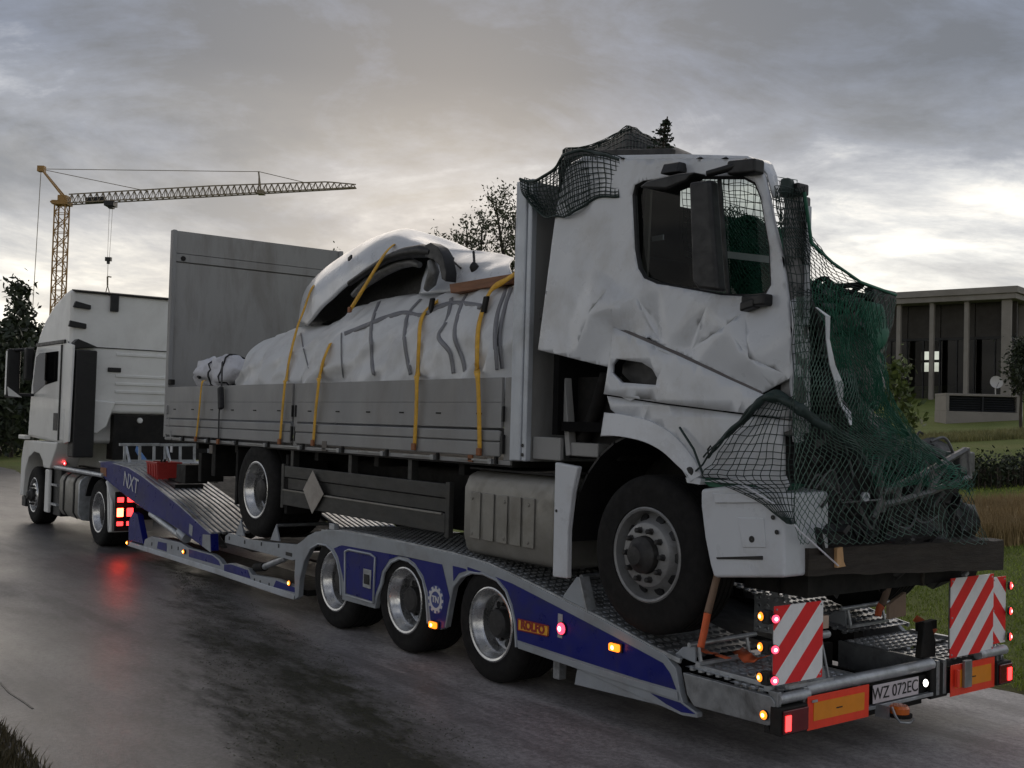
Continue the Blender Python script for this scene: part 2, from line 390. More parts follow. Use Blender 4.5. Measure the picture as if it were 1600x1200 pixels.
# ------------------------------------------------------------------ ground, road
def zt(x, y):
    a = y-4.5
    h = .096*(math.sqrt(a*a+2.0)+a)/2
    return h-.01
def road_material():
    global nt
    m = bpy.data.materials.new('wet_asphalt'); m.use_nodes = True; nt = m.node_tree; b = nt.nodes['Principled BSDF']
    t = nt.nodes.new('ShaderNodeTexCoord').outputs['Object']; s = nt.nodes.new('ShaderNodeSeparateXYZ'); L(t, s.inputs[0])
    x, y = s.outputs[0], s.outputs[1]
    st = vmul(t, (.55, 1.3, 1))
    nb = mth('SUBTRACT', nz(st, .9, 8, .62), .5); nf = mth('SUBTRACT', nz(st, 6, 6, .7), .5)
    wob = mth('ADD', mth('MULTIPLY', nb, 1.1), mth('MULTIPLY', nf, 1.0))
    yr = mth('ADD', mth('MULTIPLY', mth('ADD', x, 10.8), -.178), -.10)
    yl = mth('ADD', mth('MULTIPLY', mth('ADD', x, 12.5), -.3125), -.55)
    a = mth('MULTIPLY', mth('ADD', mth('SUBTRACT', yr, y), mth('MULTIPLY', wob, 1.0)), 2.6, True)
    c = mth('MULTIPLY', mth('ADD', mth('SUBTRACT', y, yl), mth('MULTIPLY', wob, 1.5)), 1.6, True)
    band = mth('MULTIPLY', a, c)
    patch = ramp(nz(vmul(t, (.5, 1.2, 1), (4, 2, 0)), 1.4, 8, .66), [(.38, (0, 0, 0)), (.52, (1, 1, 1))])
    moss = mth('MULTIPLY', band, mth('ADD', mth('MULTIPLY', patch, .75), .25))
    grain = mixc(.5, ramp(nz(t, 130, 3, .7), [(.3, (.4, .4, .4)), (.72, (1.5, 1.46, 1.46))]), ramp(nz(t, 24, 6, .8), [(.38, (.25, .25, .25)), (.62, (1.6, 1.56, 1.56))]))
    base = ramp(nz(vmul(t, (.35, 1, 1)), .8, 6, .6), [(.3, (.31, .292, .290)), (.7, (.45, .428, .422))])
    blotch = ramp(nz(vmul(t, (.6, 1.2, 1), (5, 2, 1)), 3.2, 8, .68), [(.36, (.66, .65, .64)), (.62, (1.12, 1.12, 1.12))])
    base = mixc(.9, mixc(.9, base, grain, 'MULTIPLY'), blotch, 'MULTIPLY')
    # old tyre streaks and damp stains along the lane
    stn = ramp(nz(vmul(t, (.18, 1.6, 1), (1, 5, 0)), 1.6, 7, .65), [(.50, (0, 0, 0)), (.62, (1, 1, 1))])
    base = mixc(mth('MULTIPLY', stn, .5), base, (.12, .112, .11))
    mc = ramp(nz(t, 22, 6, .75), [(.35, (.020, .020, .010)), (.55, (.052, .050, .024)), (.72, (.13, .12, .06))])
    col = mixc(moss, base, mc)
    dry_light = mth('MULTIPLY', mth('ADD', mth('ADD', y, mth('MULTIPLY', wob, .8)), mth('ADD', mth('MULTIPLY', x, .24), 3.1)), .9, True)
    col = mixc(1.0, col, ramp(dry_light, [(0, (.42, .42, .42)), (1, (1, 1, 1))]), 'MULTIPLY')  # lighter colour replaces skylight the truck blocks on the dry side; wet side darker
    L(col, b.inputs['Base Color'])
    wet = ramp(nz(vmul(t, (.3, .8, 1), (7, 1, 0)), .9, 6, .6), [(.34, (.31, .31, .31)), (.52, (.42, .42, .42)), (.68, (.56, .56, .56))])
    dry = mth('MULTIPLY', mth('ADD', mth('ADD', y, mth('MULTIPLY', wob, .8)), mth('ADD', mth('MULTIPLY', x, .24), 3.1)), .9, True)
    r = mth('ADD', wet, mth('MULTIPLY', dry, .16)); r = mth('ADD', r, mth('MULTIPLY', moss, .4), True)
    L(r, b.inputs['Roughness']); b.inputs['Specular IOR Level'].default_value = .45
    bn = nt.nodes.new('ShaderNodeBump'); bn.inputs['Strength'].default_value = .28; bn.inputs['Distance'].default_value = .01
    h = mth('ADD', mth('MULTIPLY', nz(t, 75, 5, .75), mth('ADD', mth('MULTIPLY', moss, 1.6), .9)), mth('MULTIPLY', nz(vmul(t, (1, 1, 1), (3, 3, 3)), 11, 5, .6), 1.2))
    L(h, bn.inputs['Height']); L(bn.outputs[0], b.inputs['Normal'])
    return m
def lawn_material():
    global nt
    m = bpy.data.materials.new('lawn'); m.use_nodes = True; nt = m.node_tree; b = nt.nodes['Principled BSDF']
    t = nt.nodes.new('ShaderNodeTexCoord').outputs['Object']
    c = ramp(nz(t, .35, 7, .65), [(.32, (.125, .16, .04)), (.5, (.18, .22, .055)), (.68, (.24, .25, .08))])
    c = mixc(.75, c, ramp(nz(t, 38, 4, .8), [(.3, (.35, .35, .35)), (.7, (1.3, 1.3, 1.3))]), 'MULTIPLY')
    s = nt.nodes.new('ShaderNodeSeparateXYZ'); L(t, s.inputs[0])
    # worn earth along the road edge
    e = mth('SUBTRACT', 1.25, mth('MULTIPLY', mth('SUBTRACT', s.outputs[1], 3.3), 1.1)); e = mth('MULTIPLY', mth('ADD', e, mth('MULTIPLY', mth('SUBTRACT', nz(t, 2.2, 6, .7), .5), 2.5)), .8, True)
    c = mixc(mth('MULTIPLY', e, .8), c, (.12, .09, .055))
    L(c, b.inputs['Base Color']); b.inputs['Roughness'].default_value = .9; b.inputs['Specular IOR Level'].default_value = .2
    bn = nt.nodes.new('ShaderNodeBump'); bn.inputs['Strength'].default_value = .8; bn.inputs['Distance'].default_value = .05
    L(nz(t, 30, 5, .7), bn.inputs['Height']); L(bn.outputs[0], b.inputs['Normal'])
    return m
mlawn = lawn_material()
def ax_(a, b, n): return [a+(b-a)*i/n for i in range(n+1)]
ys = ax_(-1500, -60, 6)[:-1]+ax_(-60, -6, 9)[:-1]+ax_(-6, 60, 66)[:-1]+ax_(60, 160, 10)[:-1]+ax_(160, 1800, 8)
xs = ax_(-2500, -150, 8)[:-1]+ax_(-150, 40, 38)[:-1]+ax_(40, 900, 6)
def zfar(x, y):
    z = zt(x, min(y, 70)); return z-.02
g = MB(); w = len(xs)
g.add([(x, y, zfar(x, y)-.05*(1 if y < 4 else 0)) for y in ys for x in xs], [(j*w+i, j*w+i+1, (j+1)*w+i+1, (j+1)*w+i) for j in range(len(ys)-1) for i in range(w-1)])
o = g.build('ground', mlawn, smooth=60, kind='structure', label='green lawn and verge rising gently behind the trucks')
# the asphalt: ragged edges both sides
g = MB(); xr = ax_(-400, -60, 20)[:-1]+ax_(-60, 14, 370); top = []; bot = []
for x in xr:
    k = noise.noise(V((x*.9, 0, 0)))*.16+noise.noise(V((x*4, 3, 0)))*.06
    far = 3.42+k+(max(0, -x-36)*.25 if x < -36 else 0)
    k2 = noise.noise(V((x*.8, 9, 0)))*.12+noise.noise(V((x*5, 7, 0)))*.05
    bot.append((x, -3.42+k2-(max(0, x+6)*.15), 0)); top.append((x, far, 0))
n = len(xr); low_ = [(a, b, -.06) for a, b, c in bot]; tlow = [(a, b, -.08) for a, b, c in top]
vs = bot+[(a[0], (a[1]+b[1])/2, 0) for a, b in zip(bot, top)]+top+low_+tlow; f = []
for i in range(n-1):
    f += [(i, i+1, n+i+1, n+i), (n+i, n+i+1, 2*n+i+1, 2*n+i), (3*n+i, 3*n+i+1, i+1, i), (2*n+i, 2*n+i+1, 4*n+i+1, 4*n+i)]
g.add(vs, f)
road = g.build('road', road_material(), kind='structure', label='wet grey asphalt road with a mossy strip along it')
# a crack in the asphalt
cp = [AZ(u, v, .002) for u, v in ((0, 1066), (8, 1075), (14, 1082), (20, 1086), (27, 1090), (36, 1096), (43, 1101), (51, 1107))]
g = MB()
for a, b in zip(cp, cp[1:]): g.bar(a, b, .014, .004)
g.build('road_crack', M['ink'], kind='structure', label='dark crack in the wet asphalt')

def blades(name, mat, pts, hmin, hmax, wid, lean=.35, label=''):
    """pts: numpy (n,3) roots -> one mesh of bent two-triangle blades"""
    r = np.random.default_rng(5); n = len(pts); a = r.uniform(0, 2*pi, n); h = r.uniform(hmin, hmax, n)
    dx, dy = np.cos(a), np.sin(a); le = r.uniform(0, lean, n)*h; b = r.uniform(0, 2*pi, n)
    tip = pts+np.stack([np.cos(b)*le, np.sin(b)*le, h], 1); mid = pts+np.stack([np.cos(b)*le*.3, np.sin(b)*le*.3, h*.55], 1)
    wv = np.stack([dx, dy, np.zeros(n)], 1)*wid/2
    v = np.stack([pts-wv, pts+wv, mid+wv*.7, mid-wv*.7, tip], 1).reshape(-1, 3)
    k = np.arange(n)*5
    fq = np.stack([k, k+1, k+2, k+3], 1); ft = np.stack([k+3, k+2, k+4], 1)
    me = bpy.data.meshes.new(name)
    me.from_pydata(v.tolist(), [], fq.tolist()+ft.tolist()); me.materials.append(mat)
    o = bpy.data.objects.new(name, me); COL.objects.link(o); o['kind'] = 'stuff'
    tag(o, label, 'grass'); return o
R = np.random.default_rng(3)
def field(n, x0, x1, y0, y1, keep=None, thr=None):
    x = R.uniform(x0, x1, n); y = R.uniform(y0, y1, n)
    if keep is not None: k = keep(x, y); x, y = x[k], y[k]
    z = np.array([max(zt(a, b), -.05) for a, b in zip(x, y)])
    return np.stack([x, y, z-.03], 1)
def near(x, y):
    # keep only the wedge of lawn that shows right of the truck, denser close by
    dx, dy = x-CAM.x, y-CAM.y; dep = dx*_f.x+dy*_f.y; lat = dx*_r.x+dy*_r.y; u = 800+FPX*lat/np.maximum(dep, .1)
    return (dep > 3) & (u > 1330) & (u < 1680) & (R.uniform(0, 1, len(x)) < np.clip(9/np.maximum(dep, 1), .08, 1)**1.3) & (y > 3.5+.5*np.sin(x*2.1)*R.uniform(0, 1, len(x)))
blades('lawn_grass', M['grassblade'], field(420000, -16, 2, 3.3, 17, near), .015, .06, .012, .9, 'short green lawn grass behind the trailer')
def strip(x, y): 
    dx, dy = x-CAM.x, y-CAM.y; dep = dx*_f.x+dy*_f.y; lat = dx*_r.x+dy*_r.y; u = 800+FPX*lat/np.maximum(dep, .1)
    return (u > 1350) & (u < 1700)
def bandfield(n, d0, d1):
    u = R.uniform(1380, 1680, n); d = R.uniform(d0, d1, n)
    x = CAM.x+d*(_f.x+_r.x*(u-800)/FPX); y = CAM.y+d*(_f.y+_r.y*(u-800)/FPX)
    return np.stack([x, y, np.array([zt(a, b)-.03 for a, b in zip(x, y)])], 1)
blades('dry_grass', M['dryblade'], bandfield(26000, 15.4, 18.4), .18, .42, .013, .4, 'strip of tall dry yellow grass below the dark hedge')
blades('meadow_grass', M['meadowblade'], bandfield(9000, 30.5, 32.5), .08, .24, .02, .5, 'pale strip of unmown grass in front of the building')
def mossf(x, y):
    yr = -.15-.178*(x+10.8); yl = -.45-.3125*(x+12.5)
    nn = np.array([noise.noise(V((a*.9, b*1.7, 2))) for a, b in zip(x, y)])
    return (y < yr+nn*.25) & (y > yl+nn*.3) & (nn > -.22+R.uniform(-.25, .25, len(x)))
p = field(34000, -14, -2.5, -3.3, .2, mossf); p[:, 2] = -.004
blades('moss_tufts', M['mossblade'], p, .003, .011, .016, 1.6, 'dark moss and low weeds growing on the asphalt strip')
p = field(16000, -9.5, -5.5, -4.6, -3.35); p[:, 2] = -.04
blades('verge_grass', M['vergeblade'], p, .05, .13, .012, .6, 'brownish verge grass at the near edge of the road')

# ------------------------------------------------------------------ trees and shrubs
def leaves(mb, c, rad, n, size, rg, flat=.6):
    for _ in range(n):
        p = V(c)+V((rg.gauss(0, rad), rg.gauss(0, rad), rg.gauss(0, rad)))
        a = V((rg.uniform(-1, 1), rg.uniform(-1, 1), rg.uniform(-1, 1))).normalized()
        b = a.cross(V((rg.uniform(-1, 1), rg.uniform(-1, 1), rg.uniform(-1, 1)))).normalized()
        s = size*rg.uniform(.6, 1.3)
        mb.add([p-a*s, p+b*s*.45, p+a*s, p-b*s*.45], [(0, 1, 2, 3)])
def broad_tree(name, base, h, spread, nl, leafm, label, group, seed, lsize=.11, clump=.32, bare=.25, cat='tree', up=.9):
    rg = random.Random(seed); t = thing(name, label, cat, base, group); b = V(base)
    tr = MB(); lf = MB()
    pts = [b+V((rg.gauss(0, .04)*h*.3*k/5, rg.gauss(0, .04)*h*.3*k/5, h*.93*k/5)) for k in range(6)]
    tr.tube(pts, [h*.018*(1-k/5.6)+.006 for k in range(6)], 7)
    nb = int(10+h*2.2)
    for k in range(nb):
        f = bare+(1-bare)*k/nb; st = cr(pts, f); az = k*2.4+rg.uniform(-.4, .4)
        ln = spread*(1.05-f*.8)*rg.uniform(.7, 1.15)
        d = V((math.cos(az), math.sin(az), up*rg.uniform(.6, 1.3)))
        e1 = st+d*ln*.5; e2 = e1+(d+V((0, 0, .35))).normalized()*ln*.6
        tr.tube([st, e1, e2], [h*.007*(1.1-f)+.006, .008, .004], 5)
        for q in (.35, .6, .8, 1.0):
            c = st.lerp(e1, q*2) if q < .5 else e1.lerp(e2, q*2-1)
            leaves(lf, c+V((0, 0, clump*.2)), clump*rg.uniform(.5, 1.0), int(nl*rg.uniform(.6, 1.3)), lsize, rg)
        for q in range(2 if up < 1.5 else 6):
            tw = e1.lerp(e2, rg.uniform(0, 1)); te = tw+V((rg.uniform(-1, 1), rg.uniform(-1, 1), rg.uniform(.2, 1.2)))*ln*.3
            tr.tube([tw, te], [.006, .003], 4); leaves(lf, te, clump*.5, nl//2, lsize, rg)
    leaves(lf, pts[-1], clump*.5, nl, lsize, rg)
    tr.build('trunk', M['bark'], t, smooth=60); lf.build('crown', leafm, t)
    return t
def gpos(u, dist, dz=0):
    p = CAM+(_f+_r*((u-800)/FPX))*dist; return (p.x, p.y, zt(p.x, p.y)-.05+dz)
def topz(u, v, dist): return AD(u, v, dist).z
# saplings behind the load
G = 'saplings behind the load'
for i, (u, v, d, sp, nl, lab) in enumerate((
    (674, 352, 25, .75, 2, 'thin sapling top showing beside the yellow strapped wreck, leftmost of the saplings'),
    (702, 345, 26, .8, 3, 'thin sapling second from the left above the bent white wreck'),
    (722, 335, 24, .85, 4, 'sapling with feathery branches above the wreck antenna'),
    (741, 322, 26, .9, 4, 'feathery sapling between the antenna and the tallest sapling'),
    (776, 288, 25, 1.0, 6, 'tallest sapling with a pointed tip beside the silver post'),
    (800, 318, 24, .9, 6, 'dense sapling half hidden by the silver post'),
    (523, 374, 27, .45, 2, 'bare wispy sapling tip just above the right end of the grey board'),
    (487, 383, 27, .40, 2, 'bare wispy twig tip above the middle of the grey board'))):
    gp = gpos(u, d); h = topz(u, v, d)-gp[2]
    broad_tree('sapling_tree', gp, h, sp, int(nl*3.2), M['leafthin'], lab, G, 20+i, .045, .16, .3, up=2.2)
# dark trees at the left edge
G2 = 'dark trees at the left edge'
gp = gpos(26, 46); broad_tree('tall_tree', gp, topz(26, 430, 46)-gp[2], .95, 16, M['leafdark'], 'slender tree rising above the dark bushes beside the tractor', G2, 51, .15, .3, .1, up=.6)
for i, (u, v, d, lab) in enumerate(((4, 508, 44, 'dark bushy tree at the far left edge of the photo'), (44, 512, 47, 'dark bushy tree beside the white tractor cab'),
                                    (-40, 520, 45, 'dark bushy tree cut off by the left border'), (22, 545, 42, 'low dark bush between the bushy trees and the road'))):
    gp = gpos(u, d); broad_tree('bushy_tree', gp, topz(u, v, d)-gp[2], 1.7, 34, M['leafdark'], lab, G2, 60+i, .17, .5, .03, up=.55)
gp = gpos(1402, 27); broad_tree('garden_shrub', gp, topz(1402, 568, 27)-gp[2], .55, 12, M['leafbright'], 'leafy light green shrub beside the netted wreck', None, 81, .10, .22, .05, cat='shrub', up=.8)
gp = gpos(1596, 33); broad_tree('garden_conifer', gp, topz(1600, 530, 33)-gp[2], .62, 26, M['leafdark'], 'round dark green tree at the right edge in front of the building', None, 82, .07, .2, .42, up=.5)
# low hedge
rg = random.Random(9); t = thing('low_hedge', 'low dark clipped hedge above the dry grass', 'hedge', gpos(1590, 21.5)); lf = MB(); st = MB()
for k in range(130):
    u = 1490+k*1.35; d = 21.5+rg.uniform(-.3, .3); gp = V(gpos(u, d)); hh = .46+.08*math.sin(k*.4)
    st.tube([gp, gp+V((0, 0, hh*.8))], .012, 4)
    for z in (.12, .28, .4): leaves(lf, gp+V((0, 0, z*hh/.4)), .10, 9, .045, rg)
lf.build('foliage', M['leafdark'], t); st.build('stem', M['bark'], t)

# ------------------------------------------------------------------ office building
E1 = V((-.979, -.202, 0)).normalized(); E2 = V((-.202, .979, 0)).normalized(); ZZ = V((0, 0, 1))
BC = AD(1581, 448, 49); BT = BC.z; BZ = 3.42
B0 = V((BC.x, BC.y, BZ))
bld = thing('office_building', 'flat roofed grey building with tall concrete columns and dark glazing', 'building', tuple(B0))
def bb(mb, a0, a1, b0, b1, z0, z1):
    c = B0+E1*((a0+a1)/2)+E2*((b0+b1)/2); c = V((c.x, c.y, (z0+z1)/2))
    return mb.obox(c, E1*((a1-a0)/2), E2*((b1-b0)/2), ZZ*((z1-z0)/2))
LEN, DEP = 22.0, 14.0
bb(bb(MB(), -.35, LEN, -.35, DEP, BT-.30, BT), -.25, LEN, -.25, DEP-.1, BT-.55, BT-.303).build('roof', M['concrete'], bld, bevel=.02)
bb(MB(), -.1, LEN, -.1, DEP, BZ-1.2, BZ+.02).build('plinth', M['concrete'], bld)
cols = [0.02, 1.85, 3.42, 4.98, 6.55, 8.1, 9.7, 11.3, 12.9, 14.5, 16.1, 17.7, 19.3]
for k, c in enumerate(cols):
    wd = .40 if k == 0 else .20
    bb(MB(), c, c+wd, -.02, .18, BZ+.02, BT-.553).build('column', M['concrete'], bld, bevel=.015)
for k in range(1, 6):
    bb(MB(), .02, .36, k*2.2, k*2.2+.4, BZ+.02, BT-.553).build('column', M['concrete'], bld, bevel=.015)
zl = BZ+2.95
for k in range(len(cols)-1):
    a0, a1 = cols[k], cols[k+1]
    bb(MB(), a0+.02, a1-.02, .9, 1.0, zl+.06, BT-.56).build('facade_panel', M['dkpanel'], bld)
    bb(MB(), a0, a1, .86, 1.02, zl-.06, zl+.058).build('transom', M['black'], bld)
    nn = 2
    for q in range(nn):
        x0 = a0+(a1-a0)*q/nn; x1 = a0+(a1-a0)*(q+1)/nn
        fr = MB(); bb(fr, x0, x0+.06, .88, 1.0, BZ+.02, zl-.062); 
        fr.build('window_frame', M['black'], bld)
        MB().add([B0+E1*a_+E2*.94+ZZ*(z_-BZ) for a_, z_ in ((x0+.062, BZ+.02), (x1-.002, BZ+.02), (x1-.002, zl-.063), (x0+.062, zl-.063))], [(0, 1, 2, 3)]).build('pane', M['bglass'] if k != 2 else M['glass'], bld)
# right hand side glazing and the back wall with its own windows
for k in range(5):
    bb(MB(), .5, .6, .5+k*2.2, 2.7+k*2.2-.02, zl+.06, BT-.56).build('facade_panel', M['dkpanel'], bld)
    bb(MB(), .54, .56, .5+k*2.2, 2.7+k*2.2-.06, BZ+.02, zl+.05).build('pane', M['bglass'], bld)
bw = MB(); bb(bw, .5, LEN, DEP-.4, DEP-.2, BZ, BZ+2.1); bb(bw, .5, LEN, DEP-.4, DEP-.2, BZ+3.3, BT-.56)
def ecol(u, dep): 
    lo, hi = -5., 30.
    for _ in range(40):
        a = (lo+hi)/2; p = B0+E1*a+E2*dep-CAM; uu = 800+FPX*p.dot(_r)/p.dot(_f)
        if uu > u: lo = a
        else: hi = a
    return a
w0, w1 = ecol(1468, DEP-.3), ecol(1439, DEP-.3)
bb(bw, .5, w0, DEP-.41, DEP-.19, BZ+2.1, BZ+3.3); bb(bw, w1, LEN, DEP-.41, DEP-.19, BZ+2.1, BZ+3.3); bb(bw, w0-.02, w1+.02, DEP-.42, DEP-.18, BZ+2.65, BZ+2.8)
bw.build('rear_wall', M['dkpanel'], bld)
iw = MB(); bb(iw, 1.6, 2.2, 7, 7.2, BZ, BT-.6); bb(iw, 3.9, 5.2, 8, 9, BZ, BZ+1.2); iw.build('inner_wall', M['dkpanel'], bld)

# louvred vent box
d = 37.; p0 = CAM+(_f+_r*((1481-800)/FPX))*d; 
vx = (_r-_r.z*ZZ).normalized(); vy = V((-vx.y, vx.x, 0)); zb = AD(1535, 653, d).z; zh = AD(1535, 617, d).z; VW = 111/FPX*d
vent = thing('vent_box', 'long low concrete vent box with dark louvres on the lawn', 'vent', (p0.x, p0.y, zb))
def vb(mb, a0, a1, b0, b1, z0, z1):
    c = p0+vx*((a0+a1)/2)+vy*((b0+b1)/2); return mb.obox((c.x, c.y, (z0+z1)/2), vx*((a1-a0)/2), vy*((b1-b0)/2), ZZ*((z1-z0)/2))
c_ = MB(); vb(c_, -.05, VW+.05, -.02, 1.0, zb-.8, zb+.20); c_.build('base', M['concrete'], vent, bevel=.01)
c_ = MB(); vb(c_, -.05, VW+.05, 0, 1.0, zh-.05, zh+.03); vb(c_, -.05, .06, 0, .98, zb+.203, zh-.052); vb(c_, VW-.06, VW+.05, 0, .98, zb+.203, zh-.052); vb(c_, .06, VW-.06, .5, .98, zb+.203, zh-.052); c_.build('surround', M['concrete'], vent, bevel=.01)
for s in range(2):
    for k in range(6):
        z0 = zb+.225+k*(zh-zb-.29)/6; c = p0+vx*(.08+(VW-.16)*(s+.5)/2)+vy*.12
        MB().obox((c.x, c.y, z0+.04), vx*((VW-.16)/4-.012), (vy*.06+ZZ*.035), (ZZ*.008-vy*.005)).build('slat', M['louvre'], vent)
c = p0+vx*(VW/2)+vy*.06; MB().obox((c.x, c.y, (zb+.2+zh-.05)/2), vx*.012, vy*.05, ZZ*((zh-zb-.26)/2)).build('mullion', M['louvre'], vent)
# satellite dish
dc = AD(1557, 597, 39); ds = thing('satellite_dish', 'round pale satellite dish behind the vent box', 'dish', (dc.x, dc.y, zt(dc.x, dc.y)))
nrm = (V((CAM.x, CAM.y, dc.z))-dc).normalized()+vx*.35+ZZ*.15
pr_ = [(.001, -.05)]+[(r, -.05+.05*(r/.22)**2) for r in (.05, .1, .15, .19, .22)]+[(.225, .004), (.22, -.012)]+[(r, -.062+.05*(r/.22)**2) for r in (.15, .08, .001)]
MB().lathe(pr_, dc, nrm, 24).build('reflector', M['dish'], ds, smooth=50)
MB().tube([dc-nrm.normalized()*.05, dc-nrm.normalized()*.12-ZZ*.1, V((dc.x, dc.y+.05, zt(dc.x, dc.y)-.1))], .02, 6).build('mast', M['dish'], ds)
MB().tube([dc-ZZ*.2, dc+nrm.normalized()*.22-ZZ*.05], .008, 5).build('feed_arm', M['black'], ds)
pp = AD(1596, 640, 33); MB_ = MB().tube([V((pp.x, pp.y, zt(pp.x, pp.y)-.1)), V((pp.x, pp.y, pp.z+.5))], .035, 8); o = MB_.build('garden_post', M['dish'], None, smooth=50); tag(o, 'thin pale post on the lawn at the right edge', 'post')

# ------------------------------------------------------------------ tower crane
CD = 115.; cz0 = zt(*(AD(92, 470, CD)[:2]))
mc = AD(97, 320, CD); crane = thing('tower_crane', 'distant yellow tower crane with a long grey lattice jib', 'crane', (mc.x, mc.y, cz0))
ce = V((_r.x, _r.y, 0)).normalized(); cf = V((_f.x, _f.y, 0)).normalized()
s_ = .55; ch = []; m_ = MB(); zt0, zt1 = cz0, mc.z
cor = [mc+ce*(s_*a)+cf*(s_*b) for a, b in ((-1, -1), (1, -1), (1, 1), (-1, 1))]
for c in cor: m_.bar((c.x, c.y, zt0), (c.x, c.y, zt1), .13, .13)
k = 0; z = zt0
while z < zt1-.9:
    for i in range(4):
        a, b = cor[i], cor[(i+1) % 4]
        if (k+i) % 2: a, b = b, a
        m_.bar((a.x, a.y, z), (b.x, b.y, z+1.0), .07, .07); m_.bar((a.x, a.y, z+1.0), (b.x, b.y, z+1.0), .06, .06)
    z += 1.0; k += 1
m_.build('mast', M['cranemetal'], crane)
m_ = MB(); m_.obox(mc+ZZ*.15, ce*.8, cf*.8, ZZ*.2); m_.obox(AD(100, 316, CD)+ZZ*.3, ce*.45, cf*.6, ZZ*.35)
m_.obox(AD(90, 317, CD), ce*.5, cf*.7, ZZ*.08); m_.build('slewing_ring', M['cranemetal'], crane)
m_ = MB(); ap = AD(65, 264, CD)
for sgn in (-1, 1):
    a = AD(104, 312, CD)+cf*(.5*sgn); m_.bar(a, ap+cf*(.15*sgn), .16, .16)
    for q in (.25, .5, .75): m_.bar((AD(104, 312, CD)+cf*.5).lerp(ap, q), (AD(104, 312, CD)-cf*.5).lerp(ap, q), .08, .08)
m_.obox(ap, ce*.35, cf*.3, ZZ*.3); m_.build('apex_strut', M['cranemetal'], crane)
j0, j1 = AD(107, 318.5, CD), AD(556, 293.5, CD); m_ = MB(); NJ = 46
def jt(q): h = lin([(0, 1.0), (.5, 1.05), (.9, .8), (1, .35)], q); return j0.lerp(j1, q)+ZZ*h
for sgn in (-1, 1):
    m_.bar(j0+cf*(.5*sgn), j1+cf*(.3*sgn), .11, .11)
for i in range(NJ):
    q0, q1 = i/NJ, (i+1)/NJ; m_.bar(jt(q0), jt(q1), .11, .11)
    for sgn in (-1, 1):
        o_ = cf*(.45*sgn); m_.bar(j0.lerp(j1, q0)+o_, jt((q0+q1)/2), .06, .06); m_.bar(jt((q0+q1)/2), j0.lerp(j1, q1)+o_, .06, .06)
    m_.bar(j0.lerp(j1, q0)+cf*.45, j0.lerp(j1, q0)-cf*.45, .05, .05)
m_.build('jib', M['cranejib'], crane)
m_ = MB(); m_.bar(AD(408, 302, CD), AD(404, 268, CD), .12, .12); m_.bar(AD(404, 302, CD), AD(404, 268, CD)+cf*.2, .08, .08); m_.obox(AD(408, 301, CD), ce*.35, cf*.5, ZZ*.2); m_.build('jib_post', M['cranejib'], crane)
m_ = MB(); m_.obox(AD(149, 312.5, CD), (j1-j0).normalized()*1.0, cf*.15, ZZ*.3); m_.build('sign_board', M['black'], crane)
m_ = MB(); m_.obox(AD(173, 319, CD), ce*.5, cf*.6, ZZ*.25); m_.obox(AD(174, 323, CD), ce*.25, cf*.3, ZZ*.2); m_.build('trolley', M['black'], crane)
m_ = MB()
for a, b in (((65, 264), (380, 268)), ((380, 268), (404, 268)), ((404, 268), (488, 288)), ((72, 266), (232, 299)), ((64, 268), (50, 500))): m_.tube([AD(*a, CD), AD(*b, CD)], .035, 4)
m_.tube([AD(171, 323, CD), AD(168, 403, CD)], .018, 4); m_.tube([AD(176, 323, CD), AD(171, 403, CD)], .018, 4); m_.build('cable', M['cranejib'], crane)
m_ = MB(); hk = AD(169.5, 405, CD); m_.obox(hk, ce*.3, cf*.2, ZZ*.2); m_.obox(hk-ZZ*.3, ce*.14, cf*.1, ZZ*.2); m_.build('hook_block', M['black'], crane)
m_ = MB(); a = AD(169, 408, CD); b = AD(168, 432, CD); m_.tube([a, b], .025, 4); m_.tube([b, AD(174, 433, CD)], .07, 5); m_.tube([b, AD(168, 446, CD)], .09, 5)
m_.tube([AD(168, 446, CD), AD(165, 458, CD)], .05, 5); m_.tube([AD(168, 446, CD), AD(171, 458, CD)], .05, 5); m_.build('hook', M['cranejib'], crane)

